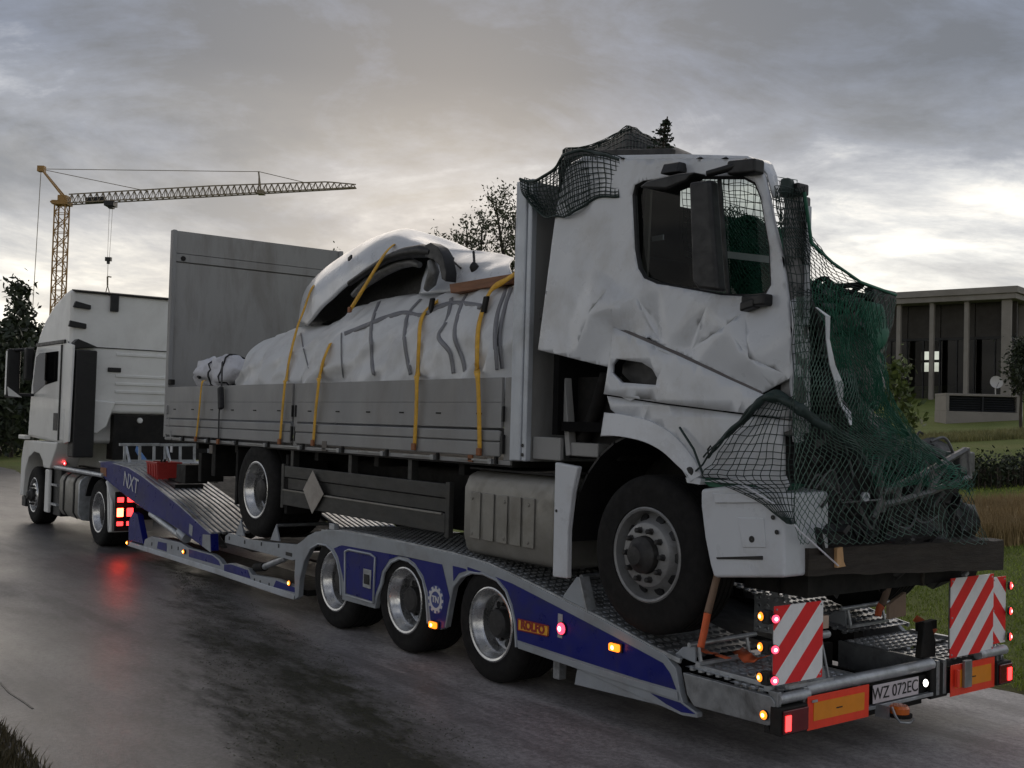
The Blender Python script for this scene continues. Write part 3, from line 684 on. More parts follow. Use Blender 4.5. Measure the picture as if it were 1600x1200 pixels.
# ------------------------------------------------------------------ wheels
def ring(c, R0, n, axis):
    a = V(axis).normalized(); t = V((0, 0, 1)); b = a.cross(t).normalized(); t = b.cross(a)
    return [V(c)+(b*math.cos(2*pi*k/n)+t*math.sin(2*pi*k/n))*R0 for k in range(n)]
def wheel(parent, c, R, wd, rr, style, side=-1, rimmat=None, label=None):
    """c: centre of the outer face; side -1 = the outer face looks towards -y"""
    ax = V((0, side, 0)); c = V(c); h = R-rr
    pr = [(rr, -wd+.02), (rr+.02, -wd), (R-.05, -wd-.004), (R-.012, -wd+.02), (R, -wd+.05)]
    ng = 5; tw = wd-.10
    for k in range(ng):
        z = -wd+.05+tw*(k+.25)/ng; e = tw*.12/ng
        pr += [(R, z), (R-.012, z+e*.4), (R-.012, z+e*2.2), (R, z+e*2.6)]
    pr += [(R, -.05), (R-.012, -.02), (R-.035, -.004), (R-.06, .006), (rr+h*.5, .012), (rr+.035, .006), (rr+.022, .009), (rr+.012, .001), (rr, -.015), (rr, -wd+.02)]
    t = MB().lathe(pr, c, ax, 56).build('wheel', M['rubber'], parent, smooth=35, label=label)
    def off(x): return c+ax*x
    if style == 'dish':
        p = [(rr+.012, -.006), (rr+.014, .004), (rr+.004, .008), (rr-.012, .003), (rr-.016, -.02), (rr-.03, -.04), (rr-.036, -.075), (rr-.05, -.09), (rr-.055, -.15), (rr-.062, -.165), (rr*.62, -.172), (rr*.56, -.165), (.001, -.165)]
        MB().lathe(p, c, ax, 56).build('rim', M['rim'] if not rimmat else rimmat, t, smooth=35)
        hb = MB().lathe([(rr*.46, -.166), (rr*.46, -.14), (rr*.40, -.13), (rr*.40, -.06), (rr*.33, -.045), (rr*.12, -.042), (.001, -.042)], c, ax, 24)
        hb.build('hub', M['hub'], t, smooth=35)
        q = MB()
        for pnt in ring(off(-.163), rr*.62, 8, ax): q.lathe([(.001, .002), (.026, .002), (.028, -.001)], pnt, ax, 12)
        q.build('hand_hole', M['black'], t, kind='stuff')
        q = MB()
        for pnt in ring(off(-.15), rr*.52, 10, ax): q.lathe([(.016, -.02), (.016, .02), (.001, .022)], pnt, ax, 6)
        q.build('wheel_nut', M['hub'], t, kind='stuff')
    else:
        p = [(rr+.012, -.006), (rr+.014, .004), (rr+.004, .010), (rr-.010, .004), (rr-.014, -.02), (rr-.022, -.05), (rr-.03, -.075), (rr*.80, -.055), (rr*.74, -.018), (rr*.70, .004), (rr*.64, .012), (rr*.42, .014), (rr*.40, -.01), (.001, -.01)]
        MB().lathe(p, c, ax, 56).build('rim', rimmat or M['rimgrey'], t, smooth=35)
        for pnt in ring(off(-.050), rr*.81, 10, ax):
            d = (pnt-off(-.050)).normalized(); MB().lathe([(.001, .006), (.034, .004), (.036, -.01)], pnt+ax*.004, (ax*.82+d*.55), 12).build('hand_hole', M['black'], t)
        for pnt in ring(off(.010), rr*.55, 10, ax):
            MB().lathe([(.024, 0), (.024, .008), (.018, .010), (.018, .042), (.012, .048), (.001, .048)], pnt, ax, 6).build('wheel_nut', M['hub'], t)
        MB().lathe([(rr*.40, .0), (rr*.40, .055), (rr*.34, .075), (rr*.30, .078), (rr*.22, .10), (rr*.20, .12), (rr*.05, .125), (.001, .125)], c, ax, 24).build('hub', M['hub'], t, smooth=35)
    return t

# ------------------------------------------------------------------ low vehicle transporter (trailer)
TW = 2.55                                     # overall width
YM = TW/2
trailer = thing('vehicle_transporter', 'blue and silver low vehicle transporter trailer carrying the damaged truck', 'trailer', (-9, YM, 0))
T = trailer
def mir(p): return V((p.x, TW-p.y, p.z))
def part(px, y, th, name, mat, bevel=.004, both=True, parent=None, label=None):
    pts = PY(px, 0.); o = None
    for s in ((0, 1) if both else (0,)):
        q = [V((p.x, y if s == 0 else TW-y, p.z)) for p in pts]
        m_ = MB().prism(q, (0, th if s == 0 else -th, 0)); r_ = m_.build(name, mat, parent or T, bevel=bevel, label=label)
        if s == 0: o = r_
    return o
def arc(c0, c1, top, n=10):
    """arch between two foot pixels over a top pixel: half super-ellipse"""
    o = []
    for k in range(n+1):
        t = pi*k/n; s = (1-math.cos(t))/2
        bx = c0[0]+(c1[0]-c0[0])*s; by = c0[1]+(c1[1]-c0[1])*s
        o.append((bx, by))
    return o
A1 = [(466, 932), (468, 905), (475, 876), (485, 857), (497, 850), (509, 852), (518, 860), (526, 876), (531, 903), (532, 930)]
A2 = [(597, 912), (600, 895), (611, 879), (624, 873), (638, 877), (650, 887), (660, 906), (665, 930), (668, 974)]
A3 = [(696, 980), (702, 945), (708, 917), (720, 902), (737, 895), (755, 897), (776, 907), (790, 924), (799, 950), (804, 975), (806, 1011)]
TOPL = [(461, 852), (470, 846), (480, 837), (492, 831), (517, 828), (540, 831), (600, 842), (700, 864), (740, 874), (780, 889), (860, 929), (940, 969), (1000, 1002), (1038, 1024), (1055, 1045), (1062, 1085), (1066, 1098), (1088, 1114), (1088, 1122), (1064, 1118), (1040, 1107)]
BOT = [(1000, 1090), (897, 1044), (840, 1021), (806, 1011)]
side = TOPL+BOT+A3[::-1]+[(687, 984), (670, 977)]+A2[::-1]+[(589, 931), (585, 951), (534, 937)]+A1[::-1][1:]+[(460, 937), (459, 900)]
part(side, .006, .05, 'side_plate', M['silver'])
# blue panels stand 4 mm proud
B1 = [(530, 853), (534, 852), (600, 864), (690, 882), (703, 938), (697, 970), (694, 981), (687, 983), (673, 974), (668, 925), (661, 900), (648, 880), (634, 870), (622, 869), (608, 874), (596, 893), (592, 912), (587, 925), (583, 940), (540, 926), (535, 900), (528, 870), (521, 857)]
part(B1, .002, .003, 'blue_panel', M['blue'], 0)
B2 = [(706, 900), (712, 890), (726, 888), (745, 890), (752, 894), (736, 891), (722, 895), (712, 904)]
part([(707, 884), (727, 889), (728, 892), (716, 896), (708, 908)], .002, .003, 'blue_panel', M['blue'], 0)
part([(730, 886), (751, 893), (748, 895), (730, 891)], .002, .003, 'blue_panel', M['blue'], 0)
B3 = [(773, 901), (800, 912), (860, 943), (940, 985), (1000, 1017), (1035, 1036), (1046, 1052), (1056, 1078), (1000, 1062), (900, 1030), (808, 1000), (806, 972), (800, 944), (792, 922), (780, 907)]
part(B3, .002, .003, 'blue_panel', M['blue'], 0)
part([(1016, 1083), (1062, 1098), (1067, 1102), (1086, 1116), (1064, 1113), (1040, 1100)], .002, .003, 'blue_panel', M['blue'], 0)
for ar in (A1, A2, A3):                         # folded lips round the arches
    p = [V((q.x, 0, q.z)) for q in PY(ar)]
    for s in (0, 1):
        m_ = MB().tube([V((q.x, .004 if s == 0 else TW-.004, q.z)) for q in p], .011, 6); m_.build('arch_lip', M['silver'], T, smooth=50)
# lower box section with the bright strip, and the plate below it
part([(810, 1003), (900, 1033), (1000, 1065), (1058, 1081), (1060, 1094), (990, 1073), (897, 1043), (810, 1013)], -.006, .01, 'side_rail', M['silver'], .004)
part([(898, 1046), (990, 1076), (1010, 1082), (1040, 1106), (894, 1070)], .02, .03, 'side_skirt', M['silver'])
# tool locker door with rail frame and latch
ld = part([(541, 862), (586, 869), (584, 940), (541, 927)], -.003, .004, 'locker_door', M['blue'], .003)
fr = [V((p.x, -.006, p.z)) for p in PY([(540, 862), (546, 859), (580, 866), (587, 871), (584, 942), (540, 929)])]
MB().tube(fr+[fr[0]], .012, 6).build('door_frame', M['silver'], ld, smooth=50)
lp = AY(575, 904); MB().box(lp.x-.07, lp.x+.07, -.014, -.004, lp.z-.085, lp.z+.085).build('latch_plate', M['galv'], ld, bevel=.004)
MB().box(lp.x-.04, lp.x+.05, -.024, -.0145, lp.z-.05, lp.z+.04).build('latch', M['black'], ld, bevel=.006)
# round emblem with a white wheel mark and letters
ep = AY(681, 937); em = MB().lathe([(.001, .002), (.115, .002), (.118, 0)], (ep.x, .001, ep.z), (0, -1, 0), 40).build('emblem', material('emblem_blue', (.05, .075, .26), .4), T)
MB().lathe([(.092, .001), (.092, .004), (.068, .004), (.068, .001)], (ep.x, -.001, ep.z), (0, -1, 0), 36).build('emblem_ring', M['whiteink'], em)
m_ = MB()
for k in range(12): 
    a = 2*pi*k/12; m_.obox((ep.x+.10*math.cos(a), -.003, ep.z+.10*math.sin(a)), V((math.cos(a), 0, math.sin(a)))*.011, V((0, .002, 0)), V((-math.sin(a), 0, math.cos(a)))*.012)
m_.build('emblem_teeth', M['whiteink'], em)
def text(s, name, mat, parent, p, size, R_, ext=.002, shear=0, bold=0.):
    cu = bpy.data.curves.new(name, 'FONT'); cu.body = s; cu.size = size; cu.extrude = ext; cu.align_x = 'CENTER'; cu.align_y = 'CENTER'; cu.shear = shear; cu.offset = bold
    tmp = bpy.data.objects.new(name, cu); COL.objects.link(tmp)
    me = bpy.data.meshes.new_from_object(tmp); bpy.data.objects.remove(tmp)
    o = bpy.data.objects.new(name, me); COL.objects.link(o); me.materials.clear(); me.materials.append(mat); o.parent = parent
    me.transform(Matrix.LocRotScale(None, None, None) @ R_.to_4x4()); me.transform(Matrix.Translation(V(p)-wl(parent)))
    return o
def face(xd, zd):
    x = V(xd).normalized(); z = V(zd).normalized(); y = x.cross(z) if False else z
    n = x.cross(y); return Matrix((x, y, n)).transposed()
RY = face((1, 0, 0), (0, 0, 1))                 # lettering on a face that looks towards -y
text('TN', 'emblem_letters', M['whiteink'], em, (ep.x, -.005, ep.z), .075, RY, bold=.002)
rp = PY([(811, 967), (858, 978), (857, 994), (811, 984)]); rpc = (rp[0]+rp[2])/2
d = (rp[1]-rp[0]).normalized(); zz = (rp[0]-rp[3]).normalized()
rl = MB().prism([V((p.x, -.008, p.z)) for p in rp], (0, .008, 0)).build('name_plate', M['rolfo'], T, bevel=.002)
pts_ = [V((p.x, -.0095, p.z)) for p in rp]
MB().tube(pts_+[pts_[0]], .005, 4).build('plate_border', M['rolred'], rl)
text('ROLFO', 'plate_letters', M['rolred'], rl, (rpc.x, -.010, rpc.z), .088, face((d.x, 0, d.z), (0, 0, 1)), bold=.004)
def lamp(p, axis, r, mat, parent, name='marker_lamp', base=True, dome=.6):
    l_ = MB().lathe([(r*1.15, -.012), (r*1.15, .004), (r*1.02, .006), (.001, .006)], p, axis, 16).build(name, M['black'], parent, smooth=40)
    MB().lathe([(r, .006), (r*.98, r*dome*.5), (r*.7, r*dome*.9), (r*.3, r*dome), (.001, r*dome)], p, axis, 16).build('lens', mat, l_, smooth=60)
    core = {'amber_lamp_lit': 'coreamber', 'red_led_lamp_lit': 'corered', 'red_lamp_lit': 'corered'}.get(mat.name)
    if core: MB().lathe([(r*.45, r*dome*.98), (r*.3, r*dome*1.12), (.001, r*dome*1.15)], p, axis, 12).build('bulb', M[core], l_, smooth=60)
    return l_
def olamp(c, hx, hz, dp, mat, parent, name='marker_lamp', ax='y'):
    c = V(c)
    l_ = MB().obox(c, (hx*1.15, 0, 0), (0, .008, 0), (0, 0, hz*1.2)).build(name, M['black'], parent, bevel=.004)
    MB().obox(c+V((0, -.008-dp/2, 0)), (hx, 0, 0), (0, dp/2, 0), (0, 0, hz)).build('lens', mat, l_, bevel=min(hx, hz)*.45, seg=3)
    MB().lathe([(hz*.55, 0), (hz*.4, .005), (.001, .006)], c+V((-hx*.1, -.008-dp, 0)), (0, -1, 0), 12).build('bulb', M['coreamber'], l_, smooth=60)
    return l_
p = AY(879, 982); lamp((p.x, -.006, p.z), (0, -1, 0), .042, M['lpink'], T)
MB().box(p.x-.05, p.x-.0, -.004, .0, p.z-.07, p.z+.10).build('lamp_bracket', M['galv'], T)
for (u, v), hx in (((965, 1011), .048), ((681, 976), .05)):
    p = AY(u, v); olamp((p.x, -.008, p.z), hx, .026, .03, M['lamber'], T)
for u, v in ((453, 911), (288, 862), (200, 848)):
    p = AY(u, v); lamp((p.x, -.006, p.z), (0, -1, 0), .026, M['lamber'], T)
p = AY(203, 845); 
# ---- wheels of the trailer
for X_ in (-9.505, -8.238, -6.971):
    wheel(T, (X_, .03, .452), .452, .40, .275, 'dish')
    wheel(T, (X_, TW-.03, .452), .452, .40, .275, 'dish', 1)
    MB().tube([(X_, .22, .44), (X_, TW-.22, .44)], .07, 10).build('axle', M['frame'], T, smooth=50)
for s in (0, 1):                                # wheel tubs shade the wheels from above
    y0, y1 = (.47, .50) if s == 0 else (TW-.50, TW-.47)
    MB().box(-10.1, -5.6, y0, y1, .30, .62).build('inner_frame', M['frame'], T)
ft = AY(826, 1026); MB().box(-6.2, -6.13, .03, .1, .19, .33).build('support_bracket', M['galvd'], T, bevel=.005)
# ---- deck over the wheels: perforated plates that follow the side
DT = [(p.x, p.z) for p in PY([(492, 831), (517, 828), (540, 831), (600, 842), (700, 864), (740, 874), (780, 889), (860, 929), (940, 969), (1000, 1002), (1040, 1028)])]
def deckz(x): return lin(DT, x)
xs_ = [-9.78, -9.3, -8.7, -8.1, -7.5, -7.0, -6.55, -6.1, -5.65, -5.2, -4.93]
for s in (0, 1):
    for a, b in zip(xs_, xs_[1:]):
        za, zb_ = deckz(a)+.012, deckz(b)+.012; y0, y1 = (.03, .80) if s == 0 else (TW-.80, TW-.03)
        n = max(3, int((b-a)/.068))
        m_ = MB().perf((a+.004, y0, za), (b-a-.008, 0, zb_-za), (0, y1-y0, 0), n, 11, .30)
        m_.build('deck_plate', M['galvd'], T)
    y0, y1 = (.012, .03) if s == 0 else (TW-.03, TW-.012)
    m_ = MB()
    for a, b in zip(xs_, xs_[1:]): m_.bar((a, (y0+y1)/2, deckz(a)), (b, (y0+y1)/2, deckz(b)), y1-y0, .03)
    m_.build('deck_edge', M['galv'], T)
for a, b in zip(xs_[:-2], xs_[1:-1]):
    za, zb_ = deckz(a)-.10, deckz(b)-.10
    MB().prism([(a, .81, za), (b, .81, zb_), (b, .81, zb_-.03), (a, .81, za-.03)], (0, TW-1.62, 0)).build('centre_plate', M['frame'], T)
for X_ in (-8.9, -7.6, -6.3):
    MB().box(X_-.04, X_+.04, .8, TW-.8, deckz(X_)-.08, deckz(X_)-.02).build('cross_member', M['galvd'], T)
MB().box(-9.9, -5.0, .50, .62, .30, .58).build('chassis_beam', M['frame'], T); MB().box(-9.9, -5.0, TW-.62, TW-.50, .30, .58).build('chassis_beam', M['frame'], T)
# upright perforated sheets in the middle of the rear deck
m_ = MB().perf((-5.15, .98, .62), (.26, .05, 0), (0, 0, .26), 4, 5, .33, up=(0, -1, 0)); m_.build('grip_ramp', M['galv'], T, solid=-.006)
m_ = MB().perf((-5.35, 1.32, .66), (.16, .10, .0), (-.05, .02, .42), 2, 6, .36, up=(.5, -.85, 0)); m_.build('grip_ramp', M['galv'], T, solid=-.006)
MB().bar((-5.2, .92, .60), (-4.62, .98, .56), .02, .03).build('ramp_edge', M['black'], T)
# ---- rear platform
ZR = .50
for s in (0, 1):
    y0, y1 = (.05, .86) if s == 0 else (TW-.86, TW-.05)
    for a, b in ((-4.92, -4.56), (-4.55, -4.22)):
        m_ = MB().perf((a, y0, deckz(a)*.35+ZR*.65 if a < -4.9 else ZR), (b-a, 0, 0), (0, y1-y0, 0), 5, 11, .30); m_.build('rear_deck_plate', M['galv'], T)
    yy = (.01, .05) if s == 0 else (TW-.05, TW-.01)
    m_ = MB(); m_.prism([(-4.90, yy[0], .49), (-4.20, yy[0], .49), (-4.17, yy[0], .46), (-4.17, yy[0], .335), (-4.22, yy[0], .315), (-4.80, yy[0], .30), (-4.86, yy[0], .36)], (0, yy[1]-yy[0], 0)); m_.build('rear_side_beam', M['galvd'], T, bevel=.006)
    yb = .86 if s == 0 else TW-.86
    MB().box(-4.95, -4.20, yb-.015, yb+.015, .30, ZR+.015).build('well_wall', M['galvd'], T)
    # channel iron laid along the outer edge
    ye = .10 if s == 0 else TW-.10
    MB().bar((-4.86, ye, ZR+.028), (-4.30, ye, ZR+.028), .045, .03).build('edge_channel', M['galv'], T, bevel=.004)
    MB().lathe([(.03, 0), (.03, .03), (.015, .035), (.001, .035)], (-4.27, ye-.02, ZR+.0), (0, 0, 1), 12).build('deck_bolt', M['galv'], T, smooth=40)
MB().box(-5.0, -4.26, .9, TW-.9, .22, .25).build('well_floor', M['frame'], T)
for k in range(3): MB().box(-5.0, -4.3, 1.05+k*.2, 1.09+k*.2, .26, .38).build('stowed_ramp', M['frame'], T)
MB().box(-5.02, -4.98, .9, TW-.9, .25, .50).build('well_bulkhead', M['frame'], T)
# end frame: tubes, plates
tm = M['galv']
MB().tube([(-4.165, .03, .475), (-4.165, .30, .478)], .032, 14).build('end_tube', tm, T, smooth=40)
MB().tube([(-4.19, .30, .492), (-4.19, 1.64, .497)], .038, 14).build('end_tube', tm, T, smooth=40)
MB().tube([(-4.165, 2.18, .505), (-4.165, TW-.02, .508)], .034, 14).build('end_tube', tm, T, smooth=40)
MB().box(-4.25, -4.20, .02, TW-.02, .27, .43).build('end_beam', M['frame'], T)
for y in (.02, .26, 1.66, 1.74, 2.42):
    MB().box(-4.22, -4.155, y, y+.035, .29, .52).build('end_bracket', M['galvd'], T, bevel=.006)
MB().box(-4.20, -4.16, 1.60, 1.80, .27, .50).build('latch_plate', M['frame'], T, bevel=.01)
# tail lamps
def tail(y0, y1, hot):
    l_ = MB().box(-4.20, -4.12, y0, y1, .275, .435).build('tail_lamp', M['frame'], T, bevel=.008)
    MB().box(-4.119, -4.105, y0+.012, y1-.012, .288, .422).build('lens', M['lensred'], l_, bevel=.006)
    MB().box(-4.104, -4.098, hot-.028, hot+.022, .305, .395).build('lit_segment', M['lred'], l_, bevel=.004)
tail(.005, .255, .055); tail(2.365, 2.555, 2.50)
p = AX(1175, 1122, -4.25); lamp((-4.24, .004, .375), (0, -1, 0), .026, M['lamber'], T)
# reflective rear plates: red border, orange field
def rear_plate(y0, y1, z0, z1, x=-4.135, tilt=0):
    r_ = MB().box(x-.004, x, y0, y1, z0, z1).build('reflector_plate', M['redplate'], T)
    MB().box(x+.0005, x+.003, y0+.055, y1-.05, z0+.05, z1-.042).build('plate_field', M['yellowrail'], r_)
    yc = (y0+y1)/2; MB().box(x+.0035, x+.0042, yc-.03, yc+.03, (z0+z1)/2-.004, (z0+z1)/2+.004).build('plate_mark', M['ink'], r_)
    return r_
rp_ = rear_plate(.268, .872, .268, .468); MB().box(-4.1305, -4.125, .30, .35, .43, .444).build('plate_clip', M['galv'], rp_)
rear_plate(1.80, 2.36, .268, .478, -4.14)
MB().box(-4.135, -4.11, 1.93, 2.02, .315, .50).build('plate_latch', M['galvd'], T, bevel=.006)
MB().box(-4.133, -4.105, 1.83, 1.86, .33, .45).build('plate_latch', M['redplate'], T, bevel=.006)
# licence plate
lpz = .385; lic = MB().box(-4.168, -4.160, .955, 1.455, lpz-.058, lpz+.058).build('licence_plate', M['lplate'], T, bevel=.003)
RX = face((0, 1, 0), (0, 0, 1))                 # lettering on a face that looks towards +x
text('WZ 072EC', 'plate_letters', M['ink'], lic, (-4.158, 1.195, lpz), .108, RX, .001)
lamp((-4.15, 1.51, .395), (1, -.1, .1), .025, M['lwhite'], T, 'plate_lamp')
MB().box(-4.19, -4.155, .90, 1.62, .295, .318).build('plate_shelf', M['galv'], T, bevel=.003)
# amber beacon hanging below the plate
bc = MB().lathe([(.078, 0), (.08, .018), (.06, .022)], (-4.05, 1.07, .262), (0, 0, 1), 20).build('beacon', M['rubber'], T, smooth=40)
MB().lathe([(.062, .02), (.064, .055), (.05, .07), (.001, .072)], (-4.05, 1.07, .262), (0, 0, 1), 20).build('lens', M['lensamber'], bc, smooth=40)
MB().tube([(-4.05, .99, .33), (-4.02, .985, .28), (-4.0, 1.0, .245), (-3.98, 1.08, .235), (-4.0, 1.15, .245)], .008, 6).build('beacon_cage', M['galvd'], bc, smooth=60)
MB().box(-4.16, -4.06, .975, .985, .25, .33).build('beacon_bracket', M['galvd'], T)
# hazard boards with lamps on their outer edge
def board(y0, y1, z0, z1, x, mat, lampy, sgn, rot=0):
    hb = bpy.data.objects.new('hazard_board', None)
    me_ = MB().box(x-.006, x, y0, y1, z0, z1); o = bpy.data.meshes.new('hazard_board')
    c = V((x, y0, z0)); o.from_pydata([tuple(V(q)-c) for q in me_.v], [], me_.f); o.materials.append(mat)
    h_ = bpy.data.objects.new('hazard_board', o); COL.objects.link(h_); h_.parent = T; h_.location = c-wl(T)
    if rot: h_.rotation_euler.z = rot
    MB().box(x-.03, x-.0065, y0+.02, y1-.02, z0+.03, z1-.03).build('back_frame', M['galvd'], h_, bevel=.004)
    m_ = MB()
    for a, b in ((y0+.02, z0+.02), (y1-.02, z0+.02), (y0+.02, z1-.02), (y1-.02, z1-.02), (y0+.02, (z0+z1)/2)): m_.lathe([(.007, 0), (.006, .003), (.001, .004)], (x, a, b), (1, 0, 0), 8)
    m_.build('rivet', M['galv'], h_)
    if lampy is not None:
        for k in range(3):
            z = z0+(z1-z0)*(.09+.385*k)
            b_ = MB().box(x-.065, x-.012, lampy-.02, lampy+.02, z-.04, z+.04).build('lamp_holder', M['black'], h_, bevel=.006)
    return h_
# (holders are sub-parts of the board; the lamps themselves are parts of the trailer)
board(-.035, .415, .565, 1.02, -4.147, M['stripe'], -.052, 1)
for k in range(3):
    z = .565+.455*(.09+.385*k); 
    lamp((-4.120, -.060, z), (.9, -.45, 0), .024, M['lpink'], T, 'hazard_lamp'); lamp((-4.215, -.066, z), (-.25, -.95, 0), .025, M['lamber'], T, 'hazard_lamp')
    z = .56+.47*(.09+.385*k)
    lamp((-4.135, 2.545, z), (.95, .3, 0), .026, M['lred'], T, 'hazard_lamp')
board(1.80, 2.345, .525, 1.06, -4.147, M['stripefar'], None, 1)
board(2.352, 2.535, .56, 1.03, -4.16, M['stripeflip'], 2.545, 1)
MB().tube([(-4.16, 1.98, 1.065), (-4.16, 2.02, 1.085)], .016, 8).build('board_knob', M['galv'], T, smooth=40)
for y in (.06, 2.0):                            # triangular feet behind the boards
    f_ = MB().prism([(-4.19, y+.30, .52), (-4.19, y+.46, .52), (-4.19, y+.36, .82), (-4.19, y+.32, .82)], (-.03, 0, 0)).build('board_foot', M['galvd'], T, bevel=.003)
    MB().bar((-4.185, y+.08, .53), (-4.185, y+.50, .53), .03, .02).build('board_rail', M['galv'], T)
    MB().bar((-4.185, y+.47, .54), (-4.187, y+.385, .80), .012, .012).build('board_stay', M['galv'], T)
MB().tube([(-4.20, .42, .80), (-4.22, .56, .795)], .024, 10).build('board_hinge', M['galv'], T, smooth=40)
MB().box(-4.26, -4.21, .44, .56, .83, .91).build('hinge_block', M['tan'], T, bevel=.006)
MB().prism([(-4.25, 1.62, .52), (-4.25, 1.80, .52), (-4.25, 1.80, .62), (-4.25, 1.74, .76), (-4.25, 1.66, .76)], (-.05, 0, 0)).build('board_arm', M['frame'], T, bevel=.01)
MB().bar((-4.30, 1.66, .72), (-4.30, 1.85, .73), .05, .06).build('board_arm', M['frame'], T, bevel=.006)

# ---- wheel chocks: bent frames that stand across the track
def chock_frame(x, y0, y1, z, h, lean, name='wheel_chock'):
    c_ = bpy.data.objects.new(name, None); COL.objects.link(c_); c_.parent = T
    zb_ = z
    s_ = [MB().bar((x, y0, zb_), (x, y1, zb_+.004), .035, .02), MB().tube([(x-lean, y0-.05, zb_+h), (x-lean, y1+.06, zb_+h+.01)], .016, 8)]
    s_[0].build('chock_rail', M['galv'], c_); s_[1].build('chock_bar', M['galv'], c_, smooth=50)
    for y in (y0+.03, y1-.03): MB().bar((x, y, zb_), (x-lean, y, zb_+h), .02, .014).build('chock_stay', M['galv'], c_)
    MB().prism([(x-.02, y0, zb_), (x-.2, y0, zb_+.02), (x-.13, y0, zb_+h*.7), (x-lean, y0, zb_+h-.01)], (0, .012, 0)).build('chock_cheek', M['silver'], c_)
    return c_
cz = AX(1060, 1020, -4.78)
chock_frame(-4.82, .06, .58, .555, .115, .03)
chock_frame(-4.90, 1.72, 2.20, .62, .125, .03)
q = PY([(897, 902), (904, 902), (916, 956), (875, 941), (877, 930)]); MB().prism([V((p.x, .02, p.z)) for p in q], (0, .03, 0)).build('chock_plate', M['silver'], T, bevel=.004)
MB().bar((q[1].x, .05, q[1].z), (q[2].x, .05, q[2].z), .012, .09, up=(0, 1, 0)).build('chock_stay', M['galv'], T)
MB().tube([(q[0].x+.02, .05, q[0].z), (q[0].x+.02, .60, q[0].z+.01)], .02, 8).build('chock_bar', M['galvd'], T, smooth=50)

# ---- sunken lift deck in front of the wheels
lv = [(350, 838), (356, 833), (372, 838), (386, 843), (426, 848), (462, 851), (470, 853), (466, 872), (455, 876), (350, 848)]
lv_o = part(lv, .012, .05, 'lift_beam', M['silver'])
for u, v in ((357, 841), (381, 847), (407, 850), (434, 853)):
    p = AY(u, v); MB().obox((p.x, .010, p.z), (.011, 0, 0), (0, .003, 0), (0, 0, .02)).build('slot', M['ink'], lv_o)
p = AY(450, 866); MB().obox((p.x, .010, p.z), (.07, 0, 0), (0, .003, 0), (0, 0, .018)).build('slot', M['ink'], lv_o)
for tri in ([(372, 812), (377, 838), (364, 836)], [(427, 820), (432, 846), (418, 844)]):
    q = PY(tri); MB().prism([V((p.x, .03, p.z)) for p in q], (0, .02, 0)).build('chock_plate', M['silver'], T, bevel=.003)
    MB().tube([(q[0].x, .04, q[0].z-.01), (q[0].x, .7, q[0].z-.01)], .018, 8).build('chock_bar', M['galvd'], T, smooth=50)
for (u, v) in ((453, 814),):
    p = AY(u, v, .4); MB().obox(p, (.03, 0, 0), (0, .012, 0), (0, 0, .07)).build('chock_peg', M['galv'], T, bevel=.003)
p = AY(516, 826); MB().obox((p.x, .04, p.z+.02), (.05, 0, 0), (0, .03, 0), (0, 0, .03)).build('deck_stop', M['galv'], T, bevel=.008)
for s in (0, 1):
    y0 = .07 if s == 0 else TW-.82
    MB().prism([(-12.1, y0, .58), (-11.5, y0, .545), (-10.3, y0, .68), (-10.3, y0, .64), (-11.5, y0, .505), (-12.1, y0, .54)], (0, .75, 0)).build('lift_deck', M['frame'], T, bevel=.004)
MB().box(-12.1, -10.2, .84, TW-.84, .35, .38).build('lift_floor', M['frame'], T)
# hydraulic rams under it
for s in (0, 1):
    y0 = .08 if s == 0 else TW-.08
    a, b = AY(436, 872), AY(403, 886); MB().tube([(a.x, y0, a.z), (b.x, y0, b.z)], .035, 10).build('hydraulic_ram', M['galv'], T, smooth=50)
    a2 = AY(396, 886); MB().tube([(b.x, y0, b.z), (a2.x-.1, y0, a2.z-.02)], .05, 10).build('ram_cylinder', M['frame'], T, smooth=50)
# ---- bottom frame between the axles and the neck
bf = [(199, 845), (203, 848), (222, 855), (225, 843), (235, 838), (280, 848), (293, 856), (330, 866), (341, 874), (346, 882), (360, 880), (386, 889), (392, 898), (430, 905), (460, 917), (461, 934), (440, 927), (346, 896), (199, 852)]
part(bf, .012, .06, 'frame_rail', M['silver'])
part([(199, 846), (346, 891), (440, 922), (460, 930), (458, 937), (440, 932), (346, 900), (199, 853)], .002, .07, 'frame_strip', M['post'], .006)
for q in ([(294, 858), (330, 868), (340, 876), (343, 884), (294, 870)], [(349, 882), (360, 882), (386, 891), (390, 904), (349, 892)], [(430, 907), (459, 918), (460, 926), (426, 917)], [(246, 846), (259, 849), (259, 862), (244, 857)]):
    part(q, .008, .003, 'blue_panel', M['blue'], 0)
for u, v in ((267, 855), (277, 857), (236, 850), (396, 907), (405, 910), (419, 914)):
    p = AY(u, v); MB().obox((p.x, .0105, p.z), (.012, 0, 0), (0, .002, 0), (0, 0, .022)).build('slot', M['ink'], T)
for s in (0, 1): MB().box(-15.3, -10.2, .10 if s == 0 else TW-.6, .6 if s == 0 else TW-.10, .20, .26).build('floor_pan', M['frame'], T)
